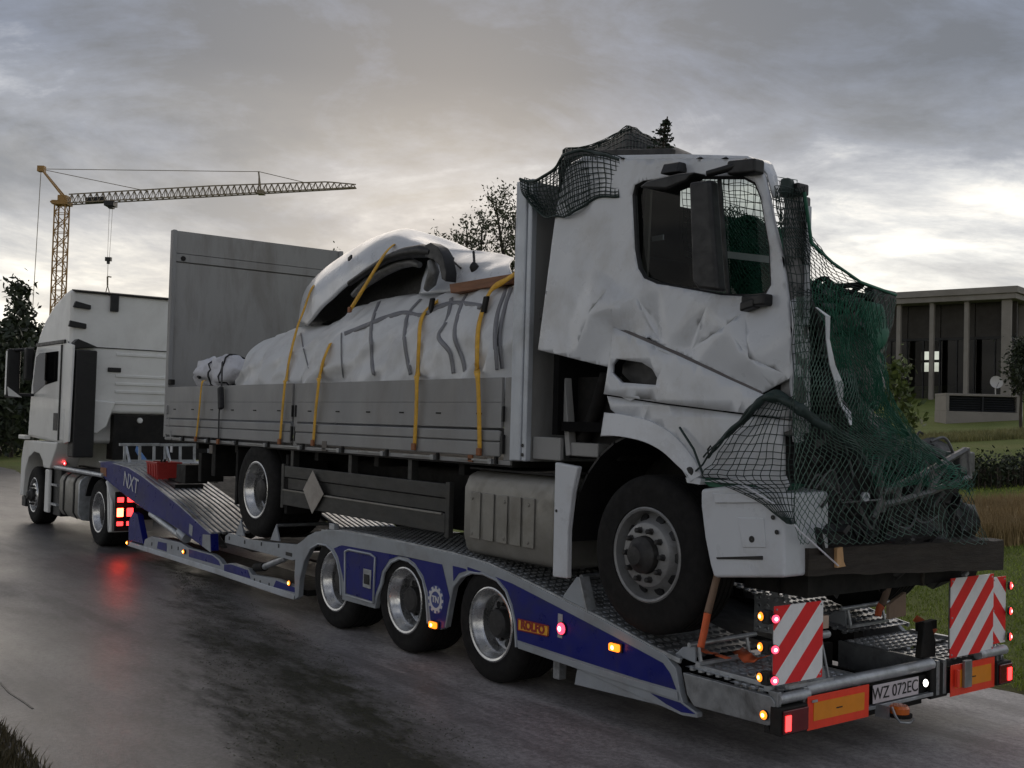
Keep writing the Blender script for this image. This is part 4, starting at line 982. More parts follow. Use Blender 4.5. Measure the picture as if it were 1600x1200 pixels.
# ---- neck: tower plate, sloping blue beam, ribbed deck
part([(199, 815), (206, 800), (213, 804), (222, 850), (199, 844)], .015, .08, 'neck_tower', M['blue'], .004)
nb = [(156, 722), (166, 721), (180, 725), (200, 731), (222, 745), (245, 763), (280, 791), (317, 825), (328, 834), (329, 861), (322, 859), (290, 835), (255, 812), (226, 797), (205, 782), (180, 762), (166, 750), (157, 745)]
neck = part(nb, .004, .10, 'neck_beam', M['blue'], .006)
part([(317, 835), (328, 836), (329, 863), (316, 853)], -.004, .012, 'beam_end', M['silver'], .003)
part([(296, 818), (301, 822), (300, 838), (295, 834)], -.001, .006, 'beam_mark', M['silver'], 0)
part([(157, 730), (166, 731), (166, 745), (157, 741)], -.001, .006, 'reflector', M['rust'], 0)
a, b = AY(196, 752), AY(215, 765); dd = V((b.x-a.x, 0, b.z-a.z))
dd = (AY(240, 775)-AY(180, 737)); text('NXT', 'lettering', M['whiteink'], neck, (*(lambda q: (q.x, -.002, q.z))(AY(204, 755)),), .30, face((dd.x, 0, dd.z), (0, 0, 1)), shear=.15)
ntop = [(p.x, p.z) for p in PY([(156, 722), (180, 725), (200, 731), (222, 745), (245, 763), (280, 791), (317, 825), (328, 834)])]
for s in (0, 1):
    for k in range(11):                         # lengthwise ribbed deck boards
        y0 = .0+k*.074 if s == 0 else TW-.074*(k+1)
        q = [V((x, y0+.006, z+.012+.0*k)) for x, z in ntop]+[V((x, y0+.006, z-.02)) for x, z in ntop[::-1]]
        MB().prism(q, (0, .058, 0)).build('deck_board', M['galvd'], T, bevel=.012)
q = [V((x, .82, z-.04)) for x, z in ntop]+[V((x, .82, z-.09)) for x, z in ntop[::-1]]
MB().prism(q, (0, TW-1.64, 0)).build('neck_floor', M['frame'], T)
for s in (0, 1):
    y0 = .10 if s == 0 else TW-.10
    a, b = AY(232, 803), AY(283, 842); MB().tube([(a.x, y0-.06, a.z), (b.x, y0-.06, b.z)], .045, 10).build('lift_ram', M['galv'], T, smooth=50)
    a = AY(277, 831); b = AY(287, 842); MB().tube([(a.x, y0-.06, a.z), (b.x, y0-.06, b.z)], .06, 10).build('ram_collar', M['silver'], T, smooth=50)
    MB().prism([(-16.6, y0+.1 if s == 0 else y0-.6, 1.18), (-13.5, y0+.1 if s == 0 else y0-.6, .80), (-13.5, y0+.1 if s == 0 else y0-.6, .6), (-16.6, y0+.1 if s == 0 else y0-.6, 1.02)], (0, .5, 0)).build('neck_box', M['frame'], T)
# front crossbar and stop frames at the neck
fa = AY(103, 725, .3); 
MB().prism([(-17.4, .15, 1.24), (-16.3, .05, 1.27), (-16.3, .05, 1.10), (-17.0, .15, 1.12)], (0, 2.2, 0)).build('neck_nose', M['galv'], T, bevel=.02)
p = AY(104, 724, .2); lamp((p.x, .18, p.z), (.3, -.9, 0), .03, M['lred'], T)
for s, (y0, y1) in enumerate(((.25, .72), (.86, 1.35), (1.55, 2.05))):
    x = -16.55+.12*s*0; m_ = bpy.data.objects.new('stop_frame', None); COL.objects.link(m_); m_.parent = T
    MB().bar((x, y0-.05, 1.52), (x, y1+.08, 1.525), .04, .04).build('stop_bar', M['galv'], m_, bevel=.004)
    for y in (y0+.03, (y0+y1)/2+.02, y1): MB().bar((x+.02, y, 1.26), (x, y, 1.51), .035, .03).build('stop_post', M['galv'], m_)
    MB().bar((x+.2, y0+.05, 1.25), (x, y0+.05, 1.5), .03, .03).build('stop_stay', M['galv'], m_)
    MB().bar((x, y0, 1.28), (x, y1, 1.28), .035, .03).build('stop_foot', M['galv'], m_)
# ramps folded on the lower neck (bright ends)
for k in range(3):
    a = AY(318+k*8, 828+k*2, .35+.16*k); MB().bar(a, a+V((.35, 0, -.16)), .09, .03).build('ramp_tongue', M['galv'], T, bevel=.004)
MB().bar(AY(312, 768, 1.0), AY(335, 786, 1.0), .06, .03).build('ramp_tongue', M['post'], T, bevel=.004)

# ------------------------------------------------------------------ tractor unit
tractor = thing('tractor_unit', 'white tractor unit with a high roof at the head of the transporter', 'truck', (-19, 1.25, 0))
K = tractor; XR = -18.6; TY0, TY1 = .0, 2.5
cabp = [(-18.6, 3.97), (-18.75, 3.985), (-19.0, 3.95), (-19.6, 3.79), (-20.15, 3.55), (-20.5, 3.30), (-20.72, 3.02), (-20.9, 2.4), (-20.98, 1.9), (-21.02, 1.5), (-19.3, 1.46), (-18.75, 1.46), (-18.75, 1.96), (-18.6, 1.96)]
cab = MB().prism([(x, TY0, z) for x, z in cabp], (0, TY1, 0)).build('cab', M['white2'], K, bevel=.07, seg=3)
# rear wall relief: roof seam, ribs, vents
MB().box(XR-.002, XR+.012, .02, 2.48, 3.04, 3.055).build('roof_seam', M['black'], K)
for k, z in enumerate((2.93, 2.57, 2.44, 2.31, 2.12)):
    MB().prism([(XR-.003, .75, z), (XR-.003, 2.4, z), (XR-.003, 2.4, z+.05), (XR-.003, .75, z+.05)], (.02, 0, 0)).build('wall_rib', M['white2'], K, bevel=.018)
for y0, z in ((.62, 2.655), (1.72, 2.655)):
    MB().box(XR, XR+.025, y0, y0+.22, z, z+.075).build('wall_vent', M['black'], K, bevel=.01)
MB().prism([(XR+.0, .06, 3.78), (XR, .30, 3.73), (XR, .30, 3.66), (XR, .02, 3.68)], (.06, 0, 0)).build('roof_fin', M['black'], K, bevel=.008)
MB().prism([(XR+.0, -.02, 3.46), (XR, .24, 3.42), (XR, .24, 3.34), (XR, -.04, 3.36)], (.06, 0, 0)).build('roof_fin', M['black'], K, bevel=.008)
MB().box(XR, XR+.06, .62, .75, 3.66, 3.93).build('roof_bracket', M['black'], K, bevel=.01)
MB().prism([(XR-.1, .03, 3.985), (XR+.05, .03, 3.955), (XR+.05, .03, 3.93), (XR-.1, .03, 3.96)], (0, 2.44, 0)).build('roof_edge', M['frame'], K, bevel=.006)
# dark air intake column and its fairing
MB().box(XR+.002, XR+.30, .03, .36, 1.25, 2.98).build('air_intake', M['black'], K, bevel=.02)
MB().prism([(XR+.002, .03, 3.0), (XR+.002, .40, 3.04), (XR+.002, .08, 3.16), (XR+.002, .02, 3.1)], (.2, 0, 0)).build('intake_hood', M['black'], K, bevel=.01)
for k in range(14): MB().box(XR+.300, XR+.304, .06, .33, 1.6+k*.09, 1.625+k*.09).build('intake_fin', M['black'], K)
MB().prism([(XR-.02, -.03, 3.1), (XR+.30, -.03, 3.05), (XR+.24, -.03, 1.5), (XR-.02, -.03, 1.46)], (0, .035, 0)).build('side_fairing', M['white2'], K, bevel=.01)
MB().box(XR-.06, XR-.035, -.012, .0, 1.5, 3.12).build('fairing_gap', M['black'], K)
# lower rear corner and skirt of the wall
MB().prism([(XR-.0, .30, 2.2), (XR, .75, 2.16), (XR, .62, 1.75), (XR, .45, 1.62), (XR, .30, 1.66)], (.1, 0, 0)).build('corner_bracket', M['white2'], K, bevel=.03)
MB().box(XR-.3, XR+.02, .75, 2.45, 1.2, 1.95).build('rear_recess', M['frame'], K)
MB().lathe([(.05, 0), (.04, .02), (.001, .025)], (XR+.03, 1.18, 1.86), (1, 0, 0), 10).build('rear_knob', M['white2'], K)
# near side: door, window, trim
dr = MB().prism([(-19.05, -.004, 3.05), (-20.35, -.004, 3.05), (-20.62, -.004, 2.95), (-20.78, -.004, 2.4), (-20.86, -.004, 1.55), (-19.05, -.004, 1.5)], (0, -.012, 0)).build('door', M['white2'], K, bevel=.006)
MB().prism([(-19.15, -.018, 2.98), (-20.3, -.018, 2.98), (-20.52, -.018, 2.92), (-20.66, -.018, 2.42), (-20.60, -.018, 2.26), (-19.9, -.018, 2.42), (-19.15, -.018, 2.48)], (0, -.006, 0)).build('window', M['bglass'], dr, bevel=.002)
MB().box(-19.02, -18.98, -.02, -.0, 1.5, 3.08).build('door_seam', M['black'], K)
MB().box(-19.3, -19.05, -.022, -.016, 1.66, 1.95).build('door_handle', M['black'], dr, bevel=.004)
MB().box(-20.55, -18.8, -.03, -.002, 3.1, 3.16).build('roof_trim', M['black'], K, bevel=.008)
MB().prism([(-20.74, .1, 2.95), (-20.93, .1, 2.25), (-20.93, 2.4, 2.25), (-20.74, 2.4, 2.95)], (-.02, 0, .0)).build('windscreen', M['bglass'], K)
# mirror
mp = AY(40, 585, -.32)
mi = MB().obox((-20.7, -.36, 2.62), (.09, 0, .01), (0, .11, 0), (0, 0, .42)).build('mirror', M['black'], K, bevel=.03)
MB().obox((-20.66, -.475, 2.62), (.04, .0, 0), (0, .006, 0), (0, 0, .38)).build('mirror_edge', M['white2'], mi, bevel=.008)
MB().prism([(-20.6, -.46, 2.38), (-20.6, -.22, 2.20), (-20.6, -.44, 2.22)], (.03, 0, 0)).build('mirror_cap', M['white2'], mi)
MB().tube([(-20.6, -.36, 3.02), (-20.55, -.05, 3.06)], .03, 8).build('mirror_arm', M['black'], mi); MB().tube([(-20.65, -.36, 2.25), (-20.6, -.02, 2.25)], .025, 8).build('mirror_arm', M['black'], mi)
m2 = MB().obox((-20.3, -.20, 2.78), (.08, 0, 0), (0, .07, 0), (0, 0, .28)).build('wide_angle_mirror', M['black'], K, bevel=.03)
# lower front: fender, bumper, steps
MB().prism([(-21.05, -.04, 1.44), (-18.95, -.04, 1.47), (-19.0, -.04, 1.38), (-19.35, -.04, 1.02), (-19.72, -.04, 1.02), (-19.78, -.04, 1.12), (-20.0, -.04, 1.24), (-20.35, -.04, 1.26), (-20.7, -.04, 1.15), (-20.9, -.04, .92), (-21.0, -.04, .45), (-21.2, -.04, .45), (-21.2, -.04, 1.1)], (0, .45, 0)).build('front_fender', M['white2'], K, bevel=.02)
MB().box(-21.2, -20.96, .41, 2.5, .45, 1.44).build('front_bumper', M['white2'], K, bevel=.05)
MB().box(-21.21, -20.96, .0, 2.5, .26, .44).build('bumper_skirt', M['black'], K, bevel=.02)
MB().obox((-21.0, -.05, 1.50), (.22, 0, 0), (0, .05, 0), (0, 0, .035)).build('step_ledge', M['white2'], K, bevel=.012)
MB().box(-19.62, -19.40, -.03, .03, .28, 1.0).build('mud_flap_panel', M['white2'], K, bevel=.02)
st = MB().box(-19.38, -18.95, .05, .5, .25, 1.05).build('step_box', M['black'], K, bevel=.02)
for z in (.42, .74): MB().box(-19.36, -19.0, .0, .10, z, z+.035).build('tread', M['galv'], st)
# fuel tank
tk = [(.03, .93), (.0, .86), (.0, .40), (.06, .30), (.35, .27), (.55, .33), (.58, .9), (.5, .98), (.1, .985)]
tank = MB().prism([(-18.85, y, z) for y, z in tk], (1.1, 0, 0)).build('fuel_tank', M['tank'], K, bevel=.02)
for x in (-18.6, -18.05): MB().prism([(x, y*1.02-.012, z*1.005+.0) for y, z in tk], (.07, 0, 0)).build('tank_strap', M['frame'], tank, bevel=.004)
MB().prism([(-17.74, y*1.01-.02, z) for y, z in tk], (.04, 0, 0)).build('tank_end', M['galv'], tank, bevel=.01)
# chassis
for y in (.85, 1.55): MB().box(-20.8, -15.9, y, y+.1, .72, 1.0).build('chassis_rail', M['frame'], K)
MB().box(-18.55, -16.0, .1, 2.4, 1.0, 1.05).build('catwalk', M['frame'], K)
MB().tube([(-19.2, .02, 1.05), (-18.9, .0, 1.06), (-16.6, .0, 1.06)], .035, 8).build('side_tube', M['galv'], K, smooth=40)
MB().lathe([(.45, 0), (.45, .06), (.3, .1), (.001, .1)], (-17.1, 1.25, 1.06), (0, 0, 1), 24).build('fifth_wheel', M['frame'], K, smooth=40)
for c, st_, w_ in (((-20.50, .03, .5), 'front', .33), ((-16.846, .03, .5), 'dish', .6)):
    wheel(K, c, .5, w_, .29, st_, rimmat=M['rim']); wheel(K, (c[0], 2.47, .5), .5, w_, .29, st_, 1, rimmat=M['rim'])
    MB().tube([(c[0], .3, .5), (c[0], 2.2, .5)], .09, 8).build('axle', M['frame'], K)
# rear mudguard quarter and lamps
def quarter(y0, y1, a0, a1, R0, R1, c, n=10):
    pts = [V((c[0]+R1*math.cos(a0+(a1-a0)*k/n), y0, c[1]+R1*math.sin(a0+(a1-a0)*k/n))) for k in range(n+1)]+[V((c[0]+R0*math.cos(a1-(a1-a0)*k/n), y0, c[1]+R0*math.sin(a1-(a1-a0)*k/n))) for k in range(n+1)]
    return MB().prism(pts, (0, y1-y0, 0))
quarter(-.02, .62, math.radians(-22), math.radians(52), .60, .64, (-16.80, .5)).build('rear_mudguard', M['white2'], K, bevel=.012)
MB().prism([(-16.36, -.02, .92), (-16.12, -.02, .70), (-16.12, -.02, .28), (-16.24, -.02, .27)], (0, .03, 0)).build('mudguard_cheek', M['white2'], K, bevel=.008)
quarter(-.01, .62, math.radians(60), math.radians(160), .585, .60, (-16.84, .5)).build('top_mudguard', M['black'], K)
MB().box(-16.06, -16.0, .02, 2.48, .45, .62).build('rear_beam', M['frame'], K)
for z0, mt, hz_ in ((.75, 'lred', .035), (.57, 'lredhot', .06), (.41, 'lred', .03)):
    for y0 in (.06, .20):
        l_ = MB().box(-16.0, -15.97, y0-.055, y0+.055, z0-hz_-.008, z0+hz_+.008).build('tail_lamp', M['frame'], K, bevel=.006)
        MB().box(-15.969, -15.955, y0-.045, y0+.045, z0-hz_, z0+hz_).build('lens', M[mt] if not (y0 > .1 and mt == 'lredhot') else M['lred'], l_, bevel=.006)
MB().box(-16.03, -16.0, .0, .30, .30, .86).build('lamp_board', M['frame'], K)

# ------------------------------------------------------------------ damaged truck
truck = thing('damaged_truck', 'crashed white flatbed truck with a crumpled cab, standing on the transporter', 'truck', (-9, 1.25, .66))
D = truck
DW = 2.5
SH_ = [(845, 547), (855, 470), (866, 380), (878, 305), (890, 262), (908, 252), (965, 250), (1060, 249), (1165, 250), (1184, 257), (1197, 274), (1206, 310), (1214, 350), (1226, 400), (1235, 460), (1240, 530), (1241, 590), (1196, 613), (1140, 588), (1065, 553), (966, 511), (962, 530), (956, 574), (900, 560)]
WIN_ = [(992, 306), (996, 290), (1010, 283), (1077, 276), (1165, 276), (1184, 286), (1194, 310), (1207, 386), (1209, 446), (1201, 460), (1180, 464), (1130, 463), (1030, 444), (1010, 436), (1001, 420), (996, 390)]
# --- dents of the near cab side: ridges (+ towards the viewer) and troughs along lines, in (x, z)
def seg(px): return [(p.x, p.z) for p in PY(px)]
# crumpled sheet: facets between measured points (pixel, depth towards the viewer), creased along their edges
CTRL = [(962, 446, 0), (967, 480, .065), (967, 509, .02), (1028, 531, -.065), (1080, 549, -.03), (1112, 476, .025), (1000, 464, .022), (1145, 510, .05), (1182, 560, .062), (1216, 608, .01), (1168, 488, .01), (1230, 585, -.005), (1166, 592, 0),
        (905, 550, .012), (930, 492, .05), (958, 452, .03), (896, 492, 0), (890, 425, 0), (930, 420, 0), (885, 380, .0), (940, 390, .0), (960, 320, .0), (905, 320, .0), (975, 420, .0), (1060, 264, 0), (1215, 420, 0), (1222, 470, .0)]
_cp = [(AY(u, v).x, AY(u, v).z, d) for u, v, d in CTRL]+[(a[0], a[1], 0.) for a in resample(XZ(SH_), .12)]+[(a[0], a[1], 0.) for a in XZ(WIN_)]
_tv, _te, _tf, _to, *_ = delaunay_2d_cdt([V((a, b)) for a, b, d in _cp], [], [], 0, 1e-4)
_td = [_cp[o[0]][2] if o else 0 for o in _to]
_te_all = {tuple(sorted((f[i], f[(i+1) % len(f)]))) for f in _tf for i in range(len(f))}
def facet(x, z):
    for f in _tf:
        a, b, c = (_tv[i] for i in f[:3]); d = (b.y-c.y)*(a.x-c.x)+(c.x-b.x)*(a.y-c.y)
        if abs(d) < 1e-12: continue
        l1 = ((b.y-c.y)*(x-c.x)+(c.x-b.x)*(z-c.y))/d; l2 = ((c.y-a.y)*(x-c.x)+(a.x-c.x)*(z-c.y))/d; l3 = 1-l1-l2
        if l1 >= -1e-6 and l2 >= -1e-6 and l3 >= -1e-6: return l1*_td[f[0]]+l2*_td[f[1]]+l3*_td[f[2]]
    return 0.
def dent(x, z, y0=0.):
    k = .28*facet(x, z)+.12*(facet(x+.05, z)+facet(x-.05, z)+facet(x, z+.05)+facet(x, z-.05))+.06*(facet(x+.025, z+.025)+facet(x-.025, z-.025)+facet(x+.025, z-.025)+facet(x-.025, z+.025))
    return y0-.88*k-.006*noise.noise(V((x*2.6, z*2.6, 4)))-.0012*noise.noise(V((x*9, z*9, 1)))
SH = [(845, 547), (855, 470), (866, 380), (878, 305), (890, 262), (908, 252), (965, 250), (1060, 249), (1165, 250), (1184, 257), (1197, 274), (1206, 310), (1214, 350), (1226, 400), (1235, 460), (1240, 530), (1241, 590), (1196, 613), (1140, 588), (1065, 553), (966, 511), (962, 530), (956, 574), (900, 560)]
WIN = [(992, 306), (996, 290), (1010, 283), (1077, 276), (1165, 276), (1184, 286), (1194, 310), (1207, 386), (1209, 446), (1201, 460), (1180, 464), (1130, 463), (1030, 444), (1010, 436), (1001, 420), (996, 390)]
sh = XZ(SH); wn = XZ(WIN)
_kp = [i for i in range(len(_tv)) if _td[i] != 0]; _ki = {k: i for i, k in enumerate(_kp)}
_ke = [(_ki[a], _ki[b]) for a, b in _te_all if a in _ki and b in _ki]
MB.build(sheet(sh, [wn], .035, lambda x, z: (x, dent(x, z), z), [tuple(_tv[i]) for i in _kp], _ke), 'cab_side', M['white'], D, smooth=179, solid=.025)
# roof: the near strip is still there, the rest is torn off
rf = [(p.x, p.z) for p in PY([(890, 262), (908, 252), (965, 250), (1060, 249), (1165, 250), (1184, 257), (1197, 274), (1206, 310)])]
m_ = MB(); n = len(rf)
ycol = [.004, .03, .18, .42]
rw = [1, 1, 1, .9, .5, .3, .2, .15]
m_.add([(x, .004+(y-.004)*rw[i], z+(.03 if y > .02 else 0)*rw[i]+.01*rw[i]*noise.noise(V((x*4, y*7, 0)))) for y in ycol for i, (x, z) in enumerate(rf)], [(j*n+i, j*n+i+1, (j+1)*n+i+1, (j+1)*n+i) for j in range(3) for i in range(n-1)])
m_.build('roof', M['white'], D, smooth=35, solid=.012)
bar_ = PY([(968, 262), (1100, 262), (1165, 264)]); m_ = MB().tube([V((p.x, -.004, p.z)) for p in bar_], .010, 6); m_.build('rain_gutter', M['silver'], D, smooth=60)
# window rubber, glass
wp = [V((x, -.004, z)) for x, z in wn]
wf = MB().tube(wp+[wp[0]], .019, 6).build('window_frame', M['black'], D, smooth=60)
m_ = MB().add([(x, .016, z) for x, z in wn], [tuple(range(len(wn)))]); m_.build('pane', M['glass'], wf)
a, b = AY(1122, 280), AY(1136, 462); MB().bar((a.x, .012, a.z), (b.x, .012, b.z), .02, .02, up=(0, 1, 0)).build('window_post', M['black'], wf)
# lower body: step panel with fuel cap hole, fender
LO = [(966, 513), (1065, 556), (1140, 591), (1196, 616), (1240, 640), (1238, 655), (1162, 645), (1050, 631), (950, 616), (957, 574)]
HO = [(970, 561), (1010, 567), (1026, 577), (1034, 591), (1032, 602), (977, 598), (962, 583), (963, 570)]
MB.build(sheet(XZ(LO), [XZ(HO)], .08, lambda x, z: (x, -.012+.006*noise.noise(V((x*4, z*4, 2))), z)), 'step_panel', M['white'], D, smooth=30, solid=.03)
MB().prism([V((x, .06, z)) for x, z in XZ(HO)], (0, .02, 0)).build('cap_recess', M['ink'], D)
fe = [(951, 619), (1050, 634), (1162, 648), (1238, 658), (1236, 672), (1225, 676), (1226, 740), (1222, 752), (1096, 745), (1088, 720), (1064, 694), (1040, 672), (1010, 656), (967, 648), (957, 640)]
MB.build(sheet(XZ(fe), [], .09, lambda x, z: (x, .012-.02*max(0, 1-abs(z-lin([(-5.6, 2.02), (-4.1, 1.96)], x))/.1)*0+.008*noise.noise(V((x*4, z*4, 8))), z)), 'fender', M['white'], D, smooth=30, solid=.03)
# shadow crescent above the arch, painted on in grey, and the pale arch lip
cre = [(957, 621), (985, 625), (1020, 640), (1047, 653), (1062, 672), (1080, 698), (1092, 722), (1098, 744), (1086, 722), (1064, 696), (1040, 674), (1010, 658), (967, 650)]
MB().prism([V((p.x, -.004, p.z)) for p in PY(cre)], (0, .01, 0)).build('arch_shade', material('arch_shade_grey', (.22, .23, .26), .45), D)
ou = [(942, 645), (967, 647), (1010, 657), (1040, 673), (1063, 694), (1083, 721), (1092, 743)]
inn = [(940, 681), (968, 682), (1005, 690), (1034, 705), (1056, 725), (1074, 742), (1080, 752)]
al = PY(ou, -.05); il = PY(inn, -.05)
m_ = MB(); k = 24; O_ = [cr(al, i/k) for i in range(k+1)]; I_ = [cr(il, i/k) for i in range(k+1)]
vs = []; 
for o_, i_ in zip(O_, I_): vs += [V((o_.x, .012, o_.z)), V((o_.x, -.035, o_.z)), V((i_.x, -.055, i_.z)), V((i_.x, .30, i_.z))]
m_.add(vs, [(4*i+j, 4*i+j+1, 4*i+5+j, 4*i+4+j) for i in range(k) for j in range(3)]+[(0, 1, 2, 3), (4*k+3, 4*k+2, 4*k+1, 4*k)])
m_.build('wheel_arch', M['white'], D, bevel=.008, smooth=40)
a = AY(1082, 737, -.02); MB().lathe([(.035, 0), (.03, .02), (.001, .022)], (a.x, -.03, a.z), (0, -1, 0), 12).build('arch_lamp', M['black'], D)
MB().prism([V((p.x, -.04, p.z)) for p in PY([(1070, 730), (1080, 728), (1100, 748), (1083, 750)])], (0, .05, 0)).build('arch_bracket', M['post'], D)
MB().prism([V((p.x, -.05, p.z)) for p in PY([(1080, 746), (1104, 748), (1102, 757), (1082, 754)])], (0, .2, 0)).build('arch_bracket', M['white'], D)
# door gap: a dark wedge shaped seam with a sill strip
MB().prism([V((p.x, -.030, p.z)) for p in PY([(965, 508), (975, 512), (1065, 551), (1140, 586), (1195, 611), (1196, 617), (1185, 614), (1065, 558), (964, 517)])], (0, .02, 0)).build('door_sill', material('sill_grey', (.10, .09, .09), .5), D, bevel=.004)
# corner step block of the bumper
bp = PY([(1101, 764), (1160, 757), (1232, 770), (1232, 902), (1121, 902), (1115, 880), (1107, 840), (1101, 790)])
bl = MB().prism([V((p.x, -.04, p.z)) for p in bp], (0, .42, 0)).build('bumper_corner', M['white'], D, bevel=.022, seg=3)
ip = PY([(1160, 808), (1201, 809), (1204, 855), (1168, 855)]); MB().prism([V((p.x, -.047, p.z)) for p in ip], (0, .01, 0)).build('cover_flap', M['white'], bl, bevel=.006)
tp = PY([(1122, 770), (1226, 772), (1226, 785), (1126, 786)]); MB().prism([V((p.x, -.058, p.z)) for p in tp], (0, .02, 0)).build('bumper_lip', M['white'], bl, bevel=.008)
for (u, v), r in (((1183, 842), .020), ((1222, 831), .014), ((1216, 808), .014)):
    p = AY(u, v); MB().lathe([(r, 0), (r, .004), (.001, .004)], (p.x, -.046, p.z), (0, -1, 0), 12).build('bolt_hole', M['ink'], bl)
MB().prism([V((p.x, -.046, p.z)) for p in PY([(1127, 870), (1199, 868), (1199, 874), (1128, 873)])], (0, .01, 0)).build('step_slot', M['ink'], bl)
wedge = PY([(1094, 746), (1160, 752), (1226, 757), (1215, 766), (1160, 766), (1110, 760)])
MB().prism([V((p.x, -.01, p.z)) for p in wedge], (0, .2, 0)).build('green_tear', M['greencloth'], D)
MB().prism([V((p.x, -.03, p.z)) for p in PY([(1100, 752), (1230, 742), (1236, 757), (1228, 772), (1180, 757)])], (0, .02, 0)).build('torn_skin', M['white'], D)
# mirrors and their arms
mm = [AY(1075, 284, -.20), AY(1108, 280, -.20), AY(1121, 455, -.20), AY(1090, 452, -.20), AY(1080, 438, -.20)]
mi = MB().prism(mm, (0, .09, 0)).build('mirror', M['black'], D, bevel=.025, seg=3)
a, b = AY(1105, 272, -.15), AY(1168, 255, -.06); MB().tube([a, a.lerp(b, .5), b], [.022, .024, .034], 8).build('mirror_arm', M['black'], mi, smooth=50)
MB().obox(AY(1165, 262, -.06), (.11, 0, -.01), (0, .05, 0), (0, 0, .045)).build('mirror_bracket', M['black'], mi, bevel=.018)
MB().obox(AY(1184, 470, -.05), (.09, 0, .0), (0, .05, 0), (0, 0, .035)).build('mirror_bracket', M['black'], mi, bevel=.015)
MB().obox(AY(1172, 477, -.07), (.05, 0, .01), (0, .04, 0), (0, 0, .028)).build('mirror_bracket', M['black'], mi, bevel=.012)
km = [AY(996, 292, -.16), AY(1010, 282, -.16), (AY(1060, 270, -.16)), AY(1085, 268, -.16), AY(1072, 283, -.16), AY(1040, 296, -.16), AY(1010, 295, -.16)]
k2 = MB().prism(km, (0, .13, 0)).build('kerb_mirror', M['black'], D, bevel=.02, seg=3)
MB().prism([AY(1030, 272, -.13), AY(1036, 256, -.08), AY(1062, 252, -.08), AY(1058, 268, -.12)], (0, .09, 0)).build('mirror_foot', M['black'], k2, bevel=.012)
# interior: rear wall, floor, seats, wheel
MB().box(-6.28, -6.22, .03, 1.25, 1.95, 3.98).build('cab_rear_wall', M['seat'], D)
MB().box(-6.28, -6.22, 1.252, 2.2, 1.95, 3.80).build('cab_rear_wall', M['seat'], D)
MB().box(-6.2, -4.5, .05, 1.2, 1.98, 2.05).build('cab_floor', M['seat'], D)
for y in (.28, 1.35):
    MB().box(-5.75, -5.2, y, y+.52, 2.45, 2.62).build('seat', M['seat'], D, bevel=.05)
    MB().prism([(-5.65, y, 2.6), (-5.5, y, 2.6), (-5.65, y, 3.25), (-5.85, y, 3.25)], (0, .52, 0)).build('backrest', M['seat'], D, bevel=.05)
MB().prism([(-4.75, .08, 2.7), (-4.25, .08, 2.78), (-4.2, .08, 2.1), (-4.7, .08, 2.1)], (0, .65, 0)).build('dashboard', M['seat'], D, bevel=.05)
MB().tube([V((-4.80+.1*math.cos(a), .75+.22*math.sin(a), 2.84+.19*math.cos(a))) for a in [2*pi*k/20 for k in range(21)]], .016, 6).build('steering_wheel', M['black'], D, smooth=60)
MB().bar(AY(1014, 296, .2), AY(1008, 432, .2), .02, .05).build('inner_pillar', M['hvac'], D)
p = AY(1028, 372, .9); MB().obox(p, (.06, 0, 0), (0, .005, 0), (0, 0, .02)).build('interior_label', M['whiteink'], D)
# the netted far side inside the opening
a, b = AY(1128, 397, .55), AY(1206, 406, .55); MB().bar(a, b, .03, .045).build('far_rail', M['whiteink'], D)
m_ = MB()
def gl(u, v):
    q = AY(1105+125*u, 340+140*v+8*math.sin(u*9)+10*u, 1.15+.25*noise.noise(V((u*4, v*4, 3)))); return q
m_.grid(gl, 16, 16); m_.build('green_lining', M['greencloth'], D, smooth=60, solid=.01)
# --- load bed
BX0, BX1 = -14.14, -6.74
def zb(x): return 1.735+(x+6.74)*.0042
bed = MB().prism([(BX0, .02, zb(BX0)), (BX1, .02, zb(BX1)), (BX1, .02, zb(BX1)-.05), (BX0, .02, zb(BX0)-.05)], (0, DW-.04, 0)).build('load_floor', M['frame'], D)
for y in (.0, DW-.03):
    MB().prism([(BX0, y, zb(BX0)+.0), (BX1, y, zb(BX1)), (BX1, y, zb(BX1)-.035), (BX0, y, zb(BX0)-.035)], (0, .03, 0)).build('side_rail', M['alu'], D, bevel=.005)
XM = AY(461, 640).x
def dropside(x0, x1, y, sgn):
    zs = [(.645, .4515, 0), (.450, .250, .0006), (.232, .145, -.014), (.141, .025, -.011)]
    for t, b, off in zs:
        yy = y+off*(1 if sgn < 0 else -1)
        m_ = MB().prism([(x0, yy, zb(x0)+b), (x1, yy, zb(x1)+b), (x1, yy, zb(x1)+t), (x0, yy, zb(x0)+t)], (0, .028*(-sgn), 0))
        m_.build('dropside_board', M['alu'], D, bevel=.0025 if t > .4 else .012)
    n_ = int((x1-x0)/.55)
    for k in range(n_):
        x = x0+(x1-x0)*(k+.5)/n_
        MB().obox((x, y+.001*sgn, zb(x)+.36), (.035, 0, 0), (0, .004, 0), (0, 0, .006)).build('rope_eye', M['frame'], D)
dropside(BX0+.02, XM-.075, .0, -1); dropside(XM+.035, BX1-.13, .0, -1); dropside(BX0+.02, BX1-.13, DW, 1)
for x, w_ in ((XM-.02, .04), (BX1-.065, .05)):
    MB().box(x-w_, x+w_, .02, .06, zb(x)+.0, zb(x)+.645).build('bed_post', M['aludark'], D, bevel=.004)
for x in (XM-.06, XM+.02, BX1-.1):
    MB().box(x-.007, x+.007, -.012, .012, zb(x)+.30, zb(x)+.42).build('dropside_catch', M['black'], D, bevel=.003)
    MB().box(x-.012, x+.012, -.014, .012, zb(x)+.05, zb(x)+.20).build('dropside_catch', M['black'], D, bevel=.003)
